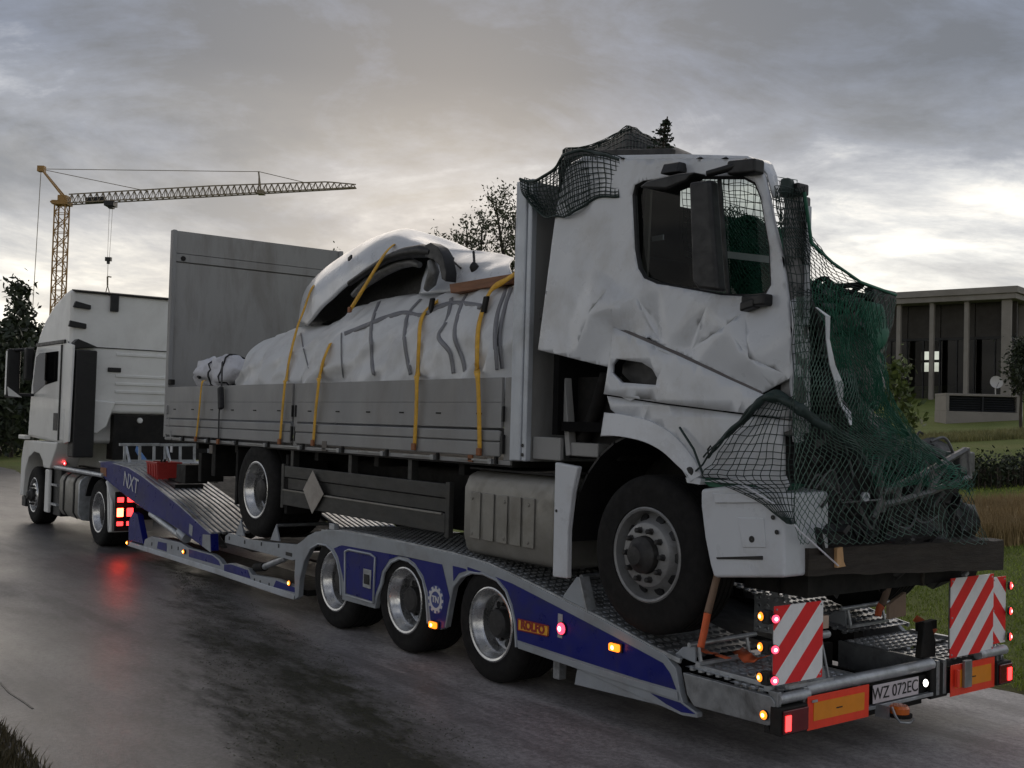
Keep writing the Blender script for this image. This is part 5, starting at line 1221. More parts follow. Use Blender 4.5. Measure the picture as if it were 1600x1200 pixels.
for k in range(9):
    x = BX0+.35+k*.82
    MB().bar((x-.22, -.012, zb(x)-.008), (x+.22, -.012, zb(x)-.006), .012, .014).build('lashing_rod', M['galvd'], D)
    MB().obox((x+.25, -.012, zb(x)-.012), (.025, 0, 0), (0, .016, 0), (0, 0, .022)).build('hinge', M['galvd'], D, bevel=.006)
    MB().obox((x+.33, -.012, zb(x)+.0), (.012, 0, 0), (0, .014, 0), (0, 0, .03)).build('hinge', M['frame'], D, bevel=.004)
for u, v, w_, h_, mt in ((735, 716, .03, .028, 'rust'), (507, 697, .045, .05, 'hvac'), (268, 702, .03, .04, 'whiteink'), (330, 702, .05, .05, 'hvac')):
    p = AY(u, v, -.01); MB().obox(p, (w_, 0, 0), (0, .008, 0), (0, 0, h_)).build('rail_bracket', M[mt], D, bevel=.004)
# tall board closing the end of the load bed
BZ0, BZ1 = 1.75, 4.405
MB().box(-14.19, -14.182, .02, 2.45, BZ0, BZ1-.01).build('end_backing', M['aludark'], D)
eb = MB().box(-14.18, -14.145, .01, 2.46, BZ0, BZ1-.42).build('end_board', M['aludark'], D, bevel=.004)
MB().box(-14.18, -14.14, .01, 2.46, BZ1-.405, BZ1-.30).build('end_rail', M['aludark'], D, bevel=.006)
MB().box(-14.18, -14.145, .01, 2.46, BZ1-.295, BZ1).build('end_board', M['aludark'], D, bevel=.006)
MB().box(-14.20, -14.10, .0, .055, BZ0-.05, BZ1+.003).build('end_post', M['alu'], D, bevel=.01); MB().box(-14.20, -14.10, 2.44, 2.50, BZ0-.05, BZ1).build('end_post', M['alu'], D, bevel=.01)
MB().lathe([(.035, 0), (.03, .012), (.001, .014)], (-14.14, .16, BZ1-.36), (1, 0, 0), 12).build('latch_knob', M['frame'], D)
p = AY(268, 597, .03); MB().obox(p, (.05, 0, 0), (0, .03, 0), (0, 0, .035)).build('corner_latch', M['frame'], D, bevel=.01)
for k in range(3):
    p = AY(262+3*k, 640+20*k, .0); MB().obox(p, (.02, 0, 0), (0, .02, 0), (0, 0, .06)).build('corner_latch', M['alu'], D, bevel=.008)
# headboard: silver corner post and dark wall
pz1 = 3.885
MB().box(-6.74, -6.70, -.01, .05, 1.74, pz1).build('corner_post', M['post'], D, bevel=.006)
MB().box(-6.697, -6.60, -.022, .06, 1.74, pz1).build('corner_post', M['post'], D, bevel=.014)
MB().box(-6.597, -6.545, -.008, .05, 1.74, pz1).build('corner_post', M['post'], D, bevel=.012)
MB().box(-6.70, -6.56, .055, 2.45, 1.74, pz1-.02).build('headboard', M['aludark'], D)
for z in (1.79, 1.86): MB().lathe([(.014, 0), (.014, .004), (.001, .004)], (-6.575, -.012, z), (0, -1, 0), 10).build('post_hole', M['ink'], D)
MB().box(-6.545, -6.22, .06, .10, 1.76, 1.93).build('frame_plate', M['aludark'], D, bevel=.01)
a, b = AY(882, 560, .12), AY(893, 712, .12); MB().bar(a, b, .05, .07, up=(0, 1, 0)).build('filter_bracket', M['aludark'], D, bevel=.006)
a, b = AY(948, 585, .18), AY(912, 690, .18); MB().tube([a, a.lerp(b, .5)+V((.03, 0, .03)), b], .05, 10).build('air_hose', M['rubber'], D, smooth=60)
MB().box(-6.3, -5.75, .22, 2.2, 1.78, 2.38).build('gap_backing', M['frame'], D)  # dark panel added to fill the dark gap between bed and cab
MB().box(-6.15, -5.85, .10, .3, 1.8, 1.9).build('step_bracket', M['aludark'], D, bevel=.01)
p = AY(852, 490, .05); MB().obox(p, (.04, 0, 0), (0, .03, 0), (0, 0, .045)).build('cab_latch', M['black'], D, bevel=.012)
# --- underframe
for y in (.82, 1.58): MB().box(-14.0, -4.3, y, y+.09, 1.36, 1.62).build('chassis_rail', M['frame'], D)
for x in (-13.4, -12.2, -10.2, -9.0, -7.6): MB().box(x-.04, x+.04, .15, DW-.15, 1.58, 1.68).build('cross_bearer', M['frame'], D)
for x in (-10.55, -9.32, -8.25): MB().box(x-.03, x+.03, .05, .12, 1.42, 1.68).build('guard_hanger', M['guard'], D)
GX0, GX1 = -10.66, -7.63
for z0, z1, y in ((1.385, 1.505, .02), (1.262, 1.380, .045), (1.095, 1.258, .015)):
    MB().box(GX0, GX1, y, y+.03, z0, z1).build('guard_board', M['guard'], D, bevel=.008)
MB().box(GX0, GX1-.05, .005, .03, 1.245, 1.262).build('guard_ledge', M['tank'], D, bevel=.004)
for x in (GX0-.04, GX1+.02): MB().box(x-.03, x+.03, .02, .07, 1.06, 1.52).build('guard_end', M['guard'], D, bevel=.006)
dpx = PY([(490, 735), (507, 772), (489, 803), (475, 765)]); MB().prism([V((p.x, -.012, p.z)) for p in dpx], (0, .006, 0)).build('diamond_plate', M['diamond'], D, bevel=.002)
# tank with pressed ribs
tb = [(.04, 1.60), (.0, 1.50), (.0, 1.12), (.04, .985), (.12, .96), (.55, .96), (.6, 1.05), (.6, 1.6), (.5, 1.64), (.14, 1.64)]
tk = MB().prism([(-7.35, y, z) for y, z in tb], (1.145, 0, 0)).build('fuel_tank', M['tank'], D, bevel=.035, seg=3)
for u in (745, 766, 787, 808, 829): 
    x = AY(u, 810).x; MB().prism([(x-.07, -.004, 1.47), (x+.055, -.004, 1.47), (x+.055, -.004, 1.10), (x-.07, -.004, 1.10)], (0, -.012, 0)).build('tank_rib', M['tank'], tk, bevel=.011, seg=3)
for u in (740, 790, 828):
    for z in (1.42, 1.14):
        x = AY(u, 810).x; MB().lathe([(.014, 0), (.012, .006), (.001, .007)], (x, -.017, z), (0, -1, 0), 8).build('tank_bolt', M['tank'], tk)
MB().box(-7.35, -6.2, .06, .5, 1.645, 1.66).build('tank_cover', M['frame'], tk)
MB().box(-10.5, -6.1, .66, 2.3, 1.02, 1.6).build('gearbox_and_tanks', M['frame'], D, bevel=.05)
MB().box(-10.66, -6.3, DW-.06, DW-.03, 1.0, 1.68).build('far_side_guard', M['frame'], D)
MB().box(-13.2, -11.9, .75, 1.8, 1.0, 1.4).build('rear_cross_frame', M['frame'], D, bevel=.04)
# white mudguard panel behind the front wheel
mg = PY([(870, 722), (906, 729), (897, 770), (890, 830), (889, 904), (866, 901)]); MB().prism([V((p.x, -.02, p.z)) for p in mg], (0, .05, 0)).build('mudguard_panel', M['white'], D, bevel=.012)
p = AY(873, 798); MB().lathe([(.011, 0), (.01, .004), (.001, .004)], (p.x, -.022, p.z), (0, -1, 0), 8).build('panel_bolt', M['ink'], D)
# wheels
cf_ = AY(1012, 868, .02); cw_ = AY(401, 766, .02)
wheel(D, (cf_.x, .01, 1.19), .525, .32, .30, 'front', rimmat=M['rimgrey']); wheel(D, (cf_.x, DW-.01, 1.19), .525, .32, .30, 'front', 1)
wheel(D, (cw_.x, .01, 1.205), .515, .60, .30, 'dish'); wheel(D, (cw_.x, DW-.01, 1.205), .515, .60, .30, 'dish', 1)
for c in (cf_, cw_): MB().tube([(c.x, .3, 1.19), (c.x, DW-.3, 1.19)], .09, 10).build('axle', M['frame'], D, smooth=50)
m_ = MB(); k = 14
for i in range(k): 
    a0, a1 = math.radians(5+175*i/k), math.radians(5+175*(i+1)/k); R0 = .80
    m_.obox((cf_.x+R0*math.cos((a0+a1)/2), .32, 1.2+R0*math.sin((a0+a1)/2)), V((-math.sin((a0+a1)/2), 0, math.cos((a0+a1)/2)))*.095, V((0, .28, 0)), V((math.cos((a0+a1)/2), 0, math.sin((a0+a1)/2)))*.008)
m_.build('wheel_tub', M['black'], D)
MB().box(cf_.x-.75, cf_.x+.75, .62, .66, 1.0, 2.0).build('inner_wing', M['frame'], D)
for x in (cw_.x+.68, cw_.x-.60): MB().box(x-.03, x+.03, .04, .5, 1.0, 1.62).build('mud_flap', M['rubber'], D, bevel=.006)
for k, (u, v, w_, h_, mt) in enumerate(((300, 740, .16, .12, 'frame'), (330, 690+40, .05, .18, 'frame'), (352, 712, .06, .25, 'frame'))):
    p = AY(u, v, .3); MB().obox(p, (w_, 0, 0), (0, .15, 0), (0, 0, h_)).build('rear_bracket', M[mt], D, bevel=.01)
a = AY(322, 741, .5); MB().prism([a, a+V((.16, 0, .22)), a+V((.17, 0, .0)), a+V((.1, 0, -.06))], (0, .02, 0)).build('torn_plate', M['whiteink'], D)
a = AY(333, 700, .3); MB().bar(a, AY(345, 730, .3), .02, .05).build('torn_plate', M['post'], D)
a = AY(354, 704, .6); MB().obox(a, (.06, 0, 0), (0, .01, 0), (0, 0, .03)).build('torn_plate', M['whiteink'], D)
a = AY(328, 741, .55); MB().obox(a+V((.02, .05, 0)), (.08, 0, 0), (0, .02, 0), (0, 0, .11)).build('torn_plate', M['tank'], D)
MB().lathe([(.025, 0), (.02, .01), (.001, .011)], AY(298, 727, .3), (.7, -.7, 0), 10).build('rear_lamp', M['lensred'], D)
# --- crushed front end
def crush(name, poly, X0, amp, mat, seed, step=.06, dep=.25):
    pts = [AX(u, v, X0) for u, v in poly]; o2 = [(p.y, p.z) for p in pts]
    def fn(y, z):
        q = V((y*3.2, z*3.2, seed)); r_ = noise.noise(q)+.5*noise.noise(q*2.7)+.35*abs(noise.noise(q*5.1))
        return (X0+amp*r_, y, z)
    return MB.build(sheet(o2, [], step, fn), name, mat, D, smooth=25, solid=-dep)
crush('crushed_front', [(1236, 560), (1262, 470), (1300, 450), (1350, 470), (1372, 500), (1362, 560), (1376, 640), (1420, 700), (1500, 730), (1508, 800), (1525, 850), (1520, 880), (1236, 900)], -4.24, .17, M['wreckdark'], 3)
crush('crushed_panel', [(1262, 470), (1330, 478), (1372, 520), (1385, 600), (1370, 640), (1330, 590), (1290, 560)], -4.14, .07, M['wreckgrey'], 8, .05, .04)
MB().prism([AX(u, v, -4.12) for u, v in ((1364, 447), (1402, 456), (1397, 505), (1379, 560), (1366, 530))], (-.08, .02, 0)).build('crushed_mirror', M['black'], D, bevel=.01)
crush('torn_lining', [(1346, 468), (1376, 476), (1384, 520), (1368, 556), (1352, 520)], -4.05, .04, M['greencloth'], 14, .04, .01)
MB().box(-4.17, -4.06, .0, .115, 2.0, 3.40).build('front_pillar', M['wreckgrey'], D, bevel=.012)
MB().box(-4.055, -4.045, .055, .10, 2.65, 3.34).build('pillar_strip', M['post'], D)
crush('pillar_skin', [(1236, 470), (1262, 465), (1266, 560), (1264, 690), (1240, 690)], -4.06, .025, M['white'], 21, .04, .012)
MB().obox((-4.11, .02, 3.43), (.07, 0, 0), (0, .05, 0), (0, 0, .035)).build('pillar_cap', M['black'], D, bevel=.012)
MB().obox((-4.10, -.055, 3.44), (.03, .01, 0), (-.01, .04, 0), (0, 0, .05)).build('pillar_knot', M['netdark'], D, bevel=.02)
st = [AX(u, v, -3.915+.015*math.sin(k)) for k, (u, v) in enumerate(((1276, 480), (1292, 494), (1296, 530), (1301, 570), (1310, 600), (1316, 630), (1326, 645), (1328, 664)))]
m_ = MB()
wd_ = [.015, .04, .03, .05, .075, .035, .06, .012]
m_.add([p+V((0, s*w_, 0))+V((.01*math.sin(k*2.1), 0, 0)) for k, (p, w_) in enumerate(zip(st, wd_)) for s in (-.5, .5)], [(2*i, 2*i+1, 2*i+3, 2*i+2) for i in range(7)])
m_.build('torn_strip', M['white'], D, solid=.006)
m_ = MB(); rg = random.Random(4)
lat = [((1372, 772), (1440, 742), (1508, 703)), ((1376, 790), (1450, 770), (1514, 745)), ((1376, 760), (1378, 800)), ((1405, 758), (1400, 785)), ((1438, 742), (1430, 775)), ((1455, 735), (1452, 768)), ((1480, 722), (1452, 765)), ((1482, 722), (1500, 750)), ((1510, 700), (1514, 748)), ((1372, 730), (1378, 770), (1366, 810)), ((1360, 740), (1390, 700))]
for l_ in lat: m_.tube([AX(u, v, -4.0) for u, v in l_], .022, 6)
m_.build('bumper_frame', M['wreckgrey'], D, smooth=40)
a = AX(1500, 722, -4.05); MB().obox(a, (.06, 0, 0), (0, .09, 0), (0, 0, .07)).build('crash_box', M['wreckgrey'], D, bevel=.015)
for k, (c, r1, r2) in enumerate((((1310, 452), .20, .055), ((1318, 465), .24, .07), ((1330, 500), .19, .09), ((1315, 540), .20, .10), ((1335, 575), .16, .09))):
    cc = AX(*c, -4.06-.02*k); pts = [cc+V((.04*math.sin(3*t), r1*math.cos(t), r2*math.sin(t)+.03*math.cos(2*t+k))) for t in [math.radians(-20+k*15+300*i/26) for i in range(27)]]
    MB().tube(pts, .017, 7).build('cable_loop', M['rubber'] if k < 3 else M['wreckgrey'], D, smooth=60)
for k in range(70):                             # shards and brackets inside the crushed front
    u, v = rg.uniform(1260, 1500), rg.uniform(640, 860)
    if v < 730 and u > 1330: continue
    c = AX(u, v, -4.08+rg.uniform(-.06, .06)); a = V((rg.uniform(-1, 1), rg.uniform(-1, 1), rg.uniform(-1, 1))).normalized(); b = a.cross(V((rg.uniform(-1, 1), rg.uniform(-1, 1), rg.uniform(-1, 1)))).normalized()
    MB().obox(c, a*rg.uniform(.03, .14), b*rg.uniform(.008, .04), a.cross(b)*rg.uniform(.003, .015)).build('wreck_shard', M[rg.choice(['wreckdark', 'wreckdark', 'wreckgrey', 'black'])], D)
for k in range(16):                             # loose wires and hoses
    c = AX(rg.uniform(1265, 1480), rg.uniform(690, 850), -4.06); q = [c+V((rg.uniform(-.03, .03), s*rg.uniform(.05, .12), rg.uniform(-.12, .12))) for s in (-2, -1, 0, 1, 2)]
    MB().tube([cr(q, i/14) for i in range(15)], rg.uniform(.005, .012), 5).build('loose_wire', M[rg.choice(['rubber', 'wreckgrey', 'wreckdark'])], D, smooth=60)
p = AX(1350, 776, -3.98); MB().lathe([(.028, 0), (.028, .02), (.012, .022), (.012, .006), (.001, .006)], p, (1, -.3, 0), 14).build('tow_eye', M['post'], D, smooth=40)
MB().box(-4.75, -4.25, .4, 2.1, 1.02, 1.3).build('front_axle_beam', M['frame'], D)
tp_ = [AX(1390, 968, -4.6), AX(1416, 962, -4.6), AX(1416, 925, -4.6), AX(1398, 938, -4.6), AX(1390, 945, -4.6)]; MB().prism(tp_, (-.03, 0, 0)).build('far_step_panel', M['tan'], D, bevel=.004)
# roof remains bent upward under the net
def rid(u, v):
    q = cr([V(p) for p in ((878, 250, 0), (886, 238, 0), (930, 233, 0), (962, 217, 0), (986, 204, 0), (1008, 214, 0), (1030, 226, 0), (1052, 234, 0), (1084, 247, 0))], u)
    y = .42+1.1*v; z0 = AY(q.x, 250, y).z; p = AY(q.x, q.y, y)
    f_ = math.sin(pi*min(1, v*1.15))**.7 if v < 1 else 0
    return V((p.x, y, z0-.10+(p.z-z0+.10)*f_+.02*noise.noise(V((p.x*6, y*6, 0)))))
MB().grid(rid, 26, 10).build('bent_roof', M['wreckdark'], D, smooth=40, solid=.02)
MB().bar(AY(888, 243, .40), AY(1052, 240, .40), .05, .07).build('roof_beam', M['wreckdark'], D, bevel=.01)

# ------------------------------------------------------------------ the load: tarpaulin bundle
CZ = [(AY(u, v, .62).x, AY(u, v, .62).z) for u, v in ((350, 568), (366, 556), (385, 549), (400, 543), (440, 525), (476, 513), (520, 508), (530, 500), (560, 481), (593, 468), (632, 463), (661, 462), (686, 469), (703, 460), (768, 447), (798, 443))]
X0_, X1_ = -12.40, -6.78
def zc(x): return lin(CZ, x)
def fold(x, z):
    q = V((x*2.0+.5*noise.noise(V((x, z*2, 3))), z*1.1, 0))
    a = 1-abs(noise.noise(q*1.3))*2.2; b = 1-abs(noise.noise(V((x*3.9+z*1.6, z*1.5, 5))))*2.2; c = 1-abs(noise.noise(V((x*2.4-z*2.6, z*1.9+x*.7, 15))))*2.4
    s1 = noise.noise(V((x*1.5-z*.5, z*.8, 31))); s2 = noise.noise(V((x*3.4+z*.8, z*.9, 44)))
    return .075*max(a, -.15)+.03*max(b, -.2)+.075*max(c, -.1)+.07*s1+.05*s2
def near_y(x, z):
    c = zc(x); t = max(0, min(1, (z-2.25)/max(.05, c-2.25)))
    return .21+.39*t**2.4+.05*(1-t)*math.sin(x*1.3)*.3-fold(x, z)*(1-.55*t)
tarp = thing('tarpaulin_bundle', 'white tarpaulin bundle with grey bands lying along the load bed', 'tarpaulin', (-9.6, .9, 1.75))
def tf(u, v):
    x = X0_+(X1_-X0_)*u; c = zc(x)
    if v <= .6: z = 2.22+(c-2.22)*(v/.6); return V((x, near_y(x, z), z))
    t = (v-.6)/.4; y = near_y(x, c)+(1.75-.6)*t
    return V((x, y, c+.02*math.sin(pi*t)-.5*t**3+.6*(fold(x, c+t)-.03)*t*(1-t)*3))
body = MB().grid(tf, 190, 34).build('tarpaulin', M['tarp'], tarp, smooth=60)
def onT(u, v, off=.012):
    y = .3
    for _ in range(14):
        p = AY(u, v, y); y = .5*y+.5*near_y(p.x, min(p.z, zc(p.x)))
    return AY(u, v, y-off)
def ribbon(pts, w, across, mat, name, parent, th=.004, sub=6, bevel=0):
    P = [cr(pts, i/(sub*(len(pts)-1))) for i in range(sub*(len(pts)-1)+1)] if sub > 1 else pts
    a = V(across); m_ = MB(); n = len(P); vs = []
    for i, p in enumerate(P):
        d = (P[min(i+1, n-1)]-P[max(i-1, 0)]).normalized(); s = (a-d*a.dot(d)).normalized()
        vs += [p-s*w/2, p+s*w/2]
    m_.add(vs, [(2*i, 2*i+1, 2*i+3, 2*i+2) for i in range(n-1)])
    return m_.build(name, mat, parent, solid=th, smooth=60)
def band(px, w, across):
    P = []
    q = [V(a) for a in px]; n = 6*(len(px)-1); P = [tuple(cr(q, k/n)) for k in range(n+1)]; ribbon([onT(u, v, .008) for u, v in P], w*.72, across, M['tarpband'], 'grey_band', tarp, .003, 2)
band([(538, 522), (560, 513), (580, 505), (606, 495), (632, 489), (658, 493), (690, 478), (715, 474), (752, 479)], .075, (0, .3, 1))
for px in ([(592, 471), (580, 509), (580, 550), (583, 586)], [(657, 467), (638, 490), (632, 520), (633, 545), (641, 585)], [(705, 465), (698, 500), (685, 525), (702, 550), (708, 583)],
           [(729, 459), (717, 486), (710, 525), (722, 560), (726, 580)], [(792, 448), (778, 486), (773, 525), (776, 578)], [(799, 447), (786, 490), (780, 530), (784, 576)]): band(px, .06, (1, .1, 0))
for px in ([(470, 520), (474, 545), (482, 575)], [(533, 520), (533, 560), (536, 590)]): band(px, .022, (1, .1, 0))
# wrapped cloth end
cl = thing('wrapped_cloth_end', 'small greyish cloth wrapped bundle end beside the grey board', 'bundle', (-12.8, .3, 2.3))
c0, c1 = AY(314, 585, .22), AY(380, 580, .42)
def cw2(u, v):
    p = c0.lerp(c1, u); a = 2*pi*v; r = (.155+.05*u)*(1-.9*max(0, .12-u)/.12)
    r *= 1-.97*(max(0, u-.72)/.28)**2; k = 1+.5*noise.noise(V((u*4, math.cos(a)*1.6, math.sin(a)*1.6)))+.2*noise.noise(V((u*11, math.cos(a)*4, math.sin(a)*4)))
    return p+V((.02*noise.noise(V((u*9, v*9, 0))), r*k*math.cos(a), r*k*math.sin(a)))
MB().grid(cw2, 22, 22).build('cloth', M['cloth'], cl, smooth=60)
for u in (.45, .80):
    pts = [cw2(u, k/20)+(cw2(u, k/20)-c0.lerp(c1, u))*.06 for k in range(21)]; MB().tube(pts, .011, 6).build('tie', M['blackstrap'], cl, smooth=60)
MB().tube([AY(312, 590, .1), AY(306, 585, .1), AY(312, 576, .15)], .02, 6).build('loose_end', M['blackstrap'], cl, smooth=60)

# ------------------------------------------------------------------ torn off cab roof lying on the tarpaulin
roofp = thing('torn_cab_roof', 'bent white vehicle roof with a black opening lying on top of the tarpaulin', 'wreck', (-8.6, .9, 2.9))
crest = [AY(u, v, .85) for u, v in ((477, 503), (482, 457), (508, 424), (547, 395), (586, 372), (625, 359), (651, 361), (671, 375), (692, 389))]
lip = [AY(u, v, .45) for u, v in ((478, 508), (500, 484), (523, 462), (549, 440), (580, 416), (606, 400), (632, 391), (655, 387), (668, 386))]
back = [p+V((.1, 1.0, -.28)) for p in crest]
rows = [lip, [a.lerp(b, .5)+V((0, -.10, .03)) for a, b in zip(lip, crest)], crest, [a.lerp(b, .5)+V((0, 0, .06)) for a, b in zip(crest, back)], back]
def rsf(u, v): return cr([cr(r_, u) for r_ in rows], v)+V((0, .012*noise.noise(V((u*9, v*5, 0))), .014*noise.noise(V((u*8, v*6, 7)))))
MB().grid(rsf, 40, 20).build('roof_shell', M['white'], roofp, smooth=50, solid=-.02)
def inner(px, y, name, mat, th=.05): return MB().prism([AY(u, v, y) for u, v in px], (0, th, 0)).build(name, mat, roofp, bevel=.006)
inner([(478, 508), (500, 485), (549, 441), (606, 401), (660, 388), (690, 392), (696, 412), (694, 440), (672, 452), (640, 462), (590, 470), (545, 486), (500, 508)], .78, 'dark_opening', M['ink'], .4)
tr_ = [AY(u, v, .44) for u, v in ((546, 443), (580, 420), (606, 404), (632, 395), (660, 392), (676, 394))]
MB().tube(tr_, [.03, .035, .045, .055, .065, .05], 8).build('door_seal', M['black'], roofp, smooth=50)
inner([(664, 383), (672, 379), (684, 386), (692, 400), (697, 425), (696, 440), (690, 436), (686, 415), (676, 405), (664, 402)], .40, 'black_bracket', M['black'], .12)
tr_ = [AY(u, v, .52) for u, v in ((552, 461), (575, 440), (600, 424), (625, 413), (645, 410), (656, 414))]
MB().tube(tr_, [.03, .05, .055, .05, .04, .03], 8).build('inner_beam', M['wreckgrey'], roofp, smooth=50)
tr_ = [AY(u, v, .46) for u, v in ((674, 408), (678, 424), (673, 442), (666, 452))]; MB().tube(tr_, [.04, .055, .055, .03], 10).build('inner_pillar', M['wreckgrey'], roofp, smooth=50)
inner([(556, 452), (566, 447), (566, 456), (558, 462)], .50, 'rust_patch', M['hvac'], .02)
p = AY(547, 403, .45); MB().obox(p, (.03, 0, .012), (0, .01, 0), (0, 0, .018)).build('clip', M['black'], roofp)
# second panel with an aerial
pan = thing('bent_white_panel', 'bent white vehicle panel with a black aerial beside the silver post', 'wreck', (-7.3, .9, 2.9))
tp2 = [AY(u, v, .95) for u, v in ((690, 389), (733, 392), (775, 397), (803, 405))]; bt2 = [AY(u, v, .55) for u, v in ((656, 460), (703, 456), (755, 447), (803, 436))]
md2 = [a.lerp(b, .5)+V((0, -.05, .02)) for a, b in zip(tp2, bt2)]
def pf(u, v): return cr([cr(tp2, u), cr(md2, u), cr(bt2, u)], v)+V((0, .03*noise.noise(V((u*5, v*4, 11)))+.02*abs(noise.noise(V((u*11, v*3, 1)))), 0))
MB().grid(pf, 24, 14).build('panel', M['white'], pan, smooth=45, solid=-.015)
MB().bar(AY(690, 390, 1.0), AY(800, 404, 1.0), .03, .02).build('panel_edge', M['wreckdark'], pan)
a = AY(741, 417, .66); MB().lathe([(.001, -.05), (.035, -.045), (.045, 0), (.03, .03), (.012, .045), (.001, .05)], a, (0, -.2, 1), 14).build('aerial_base', M['black'], pan, smooth=50)
MB().tube([a+V((0, 0, .04)), AY(740, 393, .7)], .012, 6).build('aerial', M['black'], pan); MB().tube([AY(694, 396, .7), AY(720, 419, .66)], .010, 5).build('wire', M['black'], pan); MB().tube([AY(697, 398, .7), AY(708, 404, .66)], .016, 5).build('wire', M['black'], pan)
# plank
pl = [AY(702, 444, .45), AY(704, 458, .45), AY(804, 442, .45), AY(804, 427, .45)]; o = MB().prism(pl, (0, .12, 0)).build('wooden_plank', M['plank'], None, bevel=.004)
tag(o, 'brown wooden plank lying on the tarpaulin next to the silver post', 'plank')

# ------------------------------------------------------------------ yellow lashing straps
SG = 'yellow lashing straps over the load'
def strap(px, label, mat='yellow', w=.046, grp=SG, buckle=None, name='lashing_strap', cat='strap'):
    P = []
    for u, v, y in px: P.append(AY(u, v, y) if y is not None else onT(u, v, .03))
    t = thing(name, label, cat, tuple(P[-1]), grp)
    ribbon(P, w, (1, 0, .0), M[mat], 'webbing', t, .005, 4)
    if buckle:
        q = AY(*buckle); MB().obox(q, (.03, 0, 0), (0, .015, 0), (.02, 0, .07)).build('ratchet', M['frame'], t, bevel=.008)
    MB().obox(P[-1]+V((0, -.005, .0)), (.028, 0, 0), (0, .012, 0), (0, 0, .03)).build('hook', M['rust'], t, bevel=.006)
    return t
strap([(645, 366, .80), (628, 373, .62), (606, 390, .40), (590, 414, .36), (570, 447, .36), (547, 484, .40)], 'yellow strap running over the dark opening of the torn cab roof')
strap([(500, 440, .70), (487, 450, .52), (474, 486, .44), (464, 512, .36), (452, 560, None), (447, 592, None), (445, 598, -.045), (441, 640, -.045), (437, 690, -.03)], 'yellow strap over the left tip of the torn roof, left of the bed post')
strap([(516, 536, None), (506, 560, None), (499, 588, None), (498, 595, -.045), (493, 640, -.045), (489, 692, -.03)], 'yellow strap hanging just right of the bed post', w=.05)
strap([(684, 470, None), (668, 482, None), (657, 502, None), (654, 540, None), (652, 583, None), (651, 592, -.045), (650, 640, -.045), (647, 698, -.03)], 'yellow strap with a ratchet over the middle of the tarpaulin', w=.052, buckle=(674, 478, .35))
strap([(804, 428, .42), (786, 440, .40), (768, 452, .40), (757, 475, None), (747, 512, None), (745, 560, None), (745, 578, None), (746, 588, -.045), (748, 640, -.045), (749, 706, -.03)], 'yellow strap crossing the end of the brown plank, nearest the silver post', w=.052, buckle=(758, 476, .30))
strap([(320, 594, .05), (315, 600, -.045), (311, 640, -.045), (306, 686, -.03)], 'pale thin yellow strap below the wrapped cloth end', w=.04)
bs = strap([(347, 565, .05), (346, 598, -.03), (345, 620, -.05), (342, 645, -.05), (341, 690, -.03)], 'black strap tied round the wrapped cloth end', 'blackstrap', .035, None)
MB().obox(AY(345, 622, -.05), (.04, 0, .01), (0, .03, 0), (-.02, 0, .13)).build('strap_tail', M['blackstrap'], bs, bevel=.02)

# ------------------------------------------------------------------ timber, crate, tray, orange straps
a = [(-4.06, .15, 1.365), (-4.06, .15, 1.195), (-3.98, 2.20, 1.105), (-3.98, 2.20, 1.315)]
m_ = MB(); n_ = 20
def tb_(u, v):
    q = [V((-4.06, .15, 1.355)), V((-4.06, .15, 1.195)), V((-4.30, .15, 1.195)), V((-4.30, .15, 1.355))]; r_ = [V((-3.99, 2.19, 1.318)), V((-3.99, 2.19, 1.112)), V((-4.22, 2.19, 1.112)), V((-4.22, 2.19, 1.318))]
    s = v*4; i = int(s) % 4; t = s-int(s); a = q[i].lerp(q[(i+1) % 4], t); b = r_[i].lerp(r_[(i+1) % 4], t); p = a.lerp(b, u)
    return p+V((.012*noise.noise(p*5), 0, .012*noise.noise(p*6+V((3, 1, 2)))))
g_ = MB().grid(tb_, 30, 16); k = len(g_.v); w_ = 31
g_.f += [tuple(j*w_ for j in range(16)), tuple(j*w_+30 for j in range(16))[::-1]]
tim = thing('timber_beam', 'heavy dark timber beam lying crosswise below the netted wreck', 'beam', (-4.1, 1.2, 1.15))
g_.build('beam', M['timber'], tim, smooth=35)
p = AX(1312, 872, -4.035); MB().prism([p+V((.005, -.035, .06)), p+V((.005, .02, .065)), p+V((.008, .03, -.02)), p+V((.008, .05, -.05)), p+V((.005, -.03, -.055))], (-.02, 0, 0)).build('splintered_patch', M['woodcut'], tim)
e0 = AX(1445, 902, -4.25); lg = MB().tube([e0+V((-1.2, -.35, .05)), e0+V((-.5, -.15, .02)), e0], [.06, .062, .06], 12).build('wooden_log', M['timber'], None, smooth=50); tag(lg, 'round dark log end sticking out under the timber beam', 'log')
# crate
cb = AY(255, 752, .30); cw, chh, cdp = .19, .26, .15
crate = thing('plastic_crate', 'open red plastic crate with tools on the sloping neck deck', 'crate', tuple(cb))
sl_ = -.34
def cx_(x, y, z): return V((cb.x+x, cb.y+y, cb.z+z))
for s in (-1, 1):
    MB().prism([cx_(-cw, s*cdp, 0), cx_(cw, s*cdp, 0), cx_(cw+.02, s*(cdp+.02), chh), cx_(-cw-.02, s*(cdp+.02), chh)], (0, -s*.012, 0)).build('side_wall', M['red'], crate, bevel=.004)
    MB().prism([cx_(s*cw, -cdp+.013, 0), cx_(s*cw, cdp-.013, 0), cx_(s*(cw+.02), cdp+.005, chh-.05*(s < 0)), cx_(s*(cw+.02), -cdp-.005, chh-.05*(s < 0))], (-s*.012, 0, 0)).build('end_wall', M['red'], crate, bevel=.004)
MB().obox(cx_(0, 0, .008), (cw-.01, 0, 0), (0, cdp-.01, 0), (0, 0, .008)).build('base', M['red'], crate)
for k in range(4): MB().obox(cx_(-cw+.05+k*.095, -cdp-.016, chh*.5), (.008, 0, 0), (0, .005, 0), (0, -.006, chh*.42)).build('wall_rib', M['red'], crate)
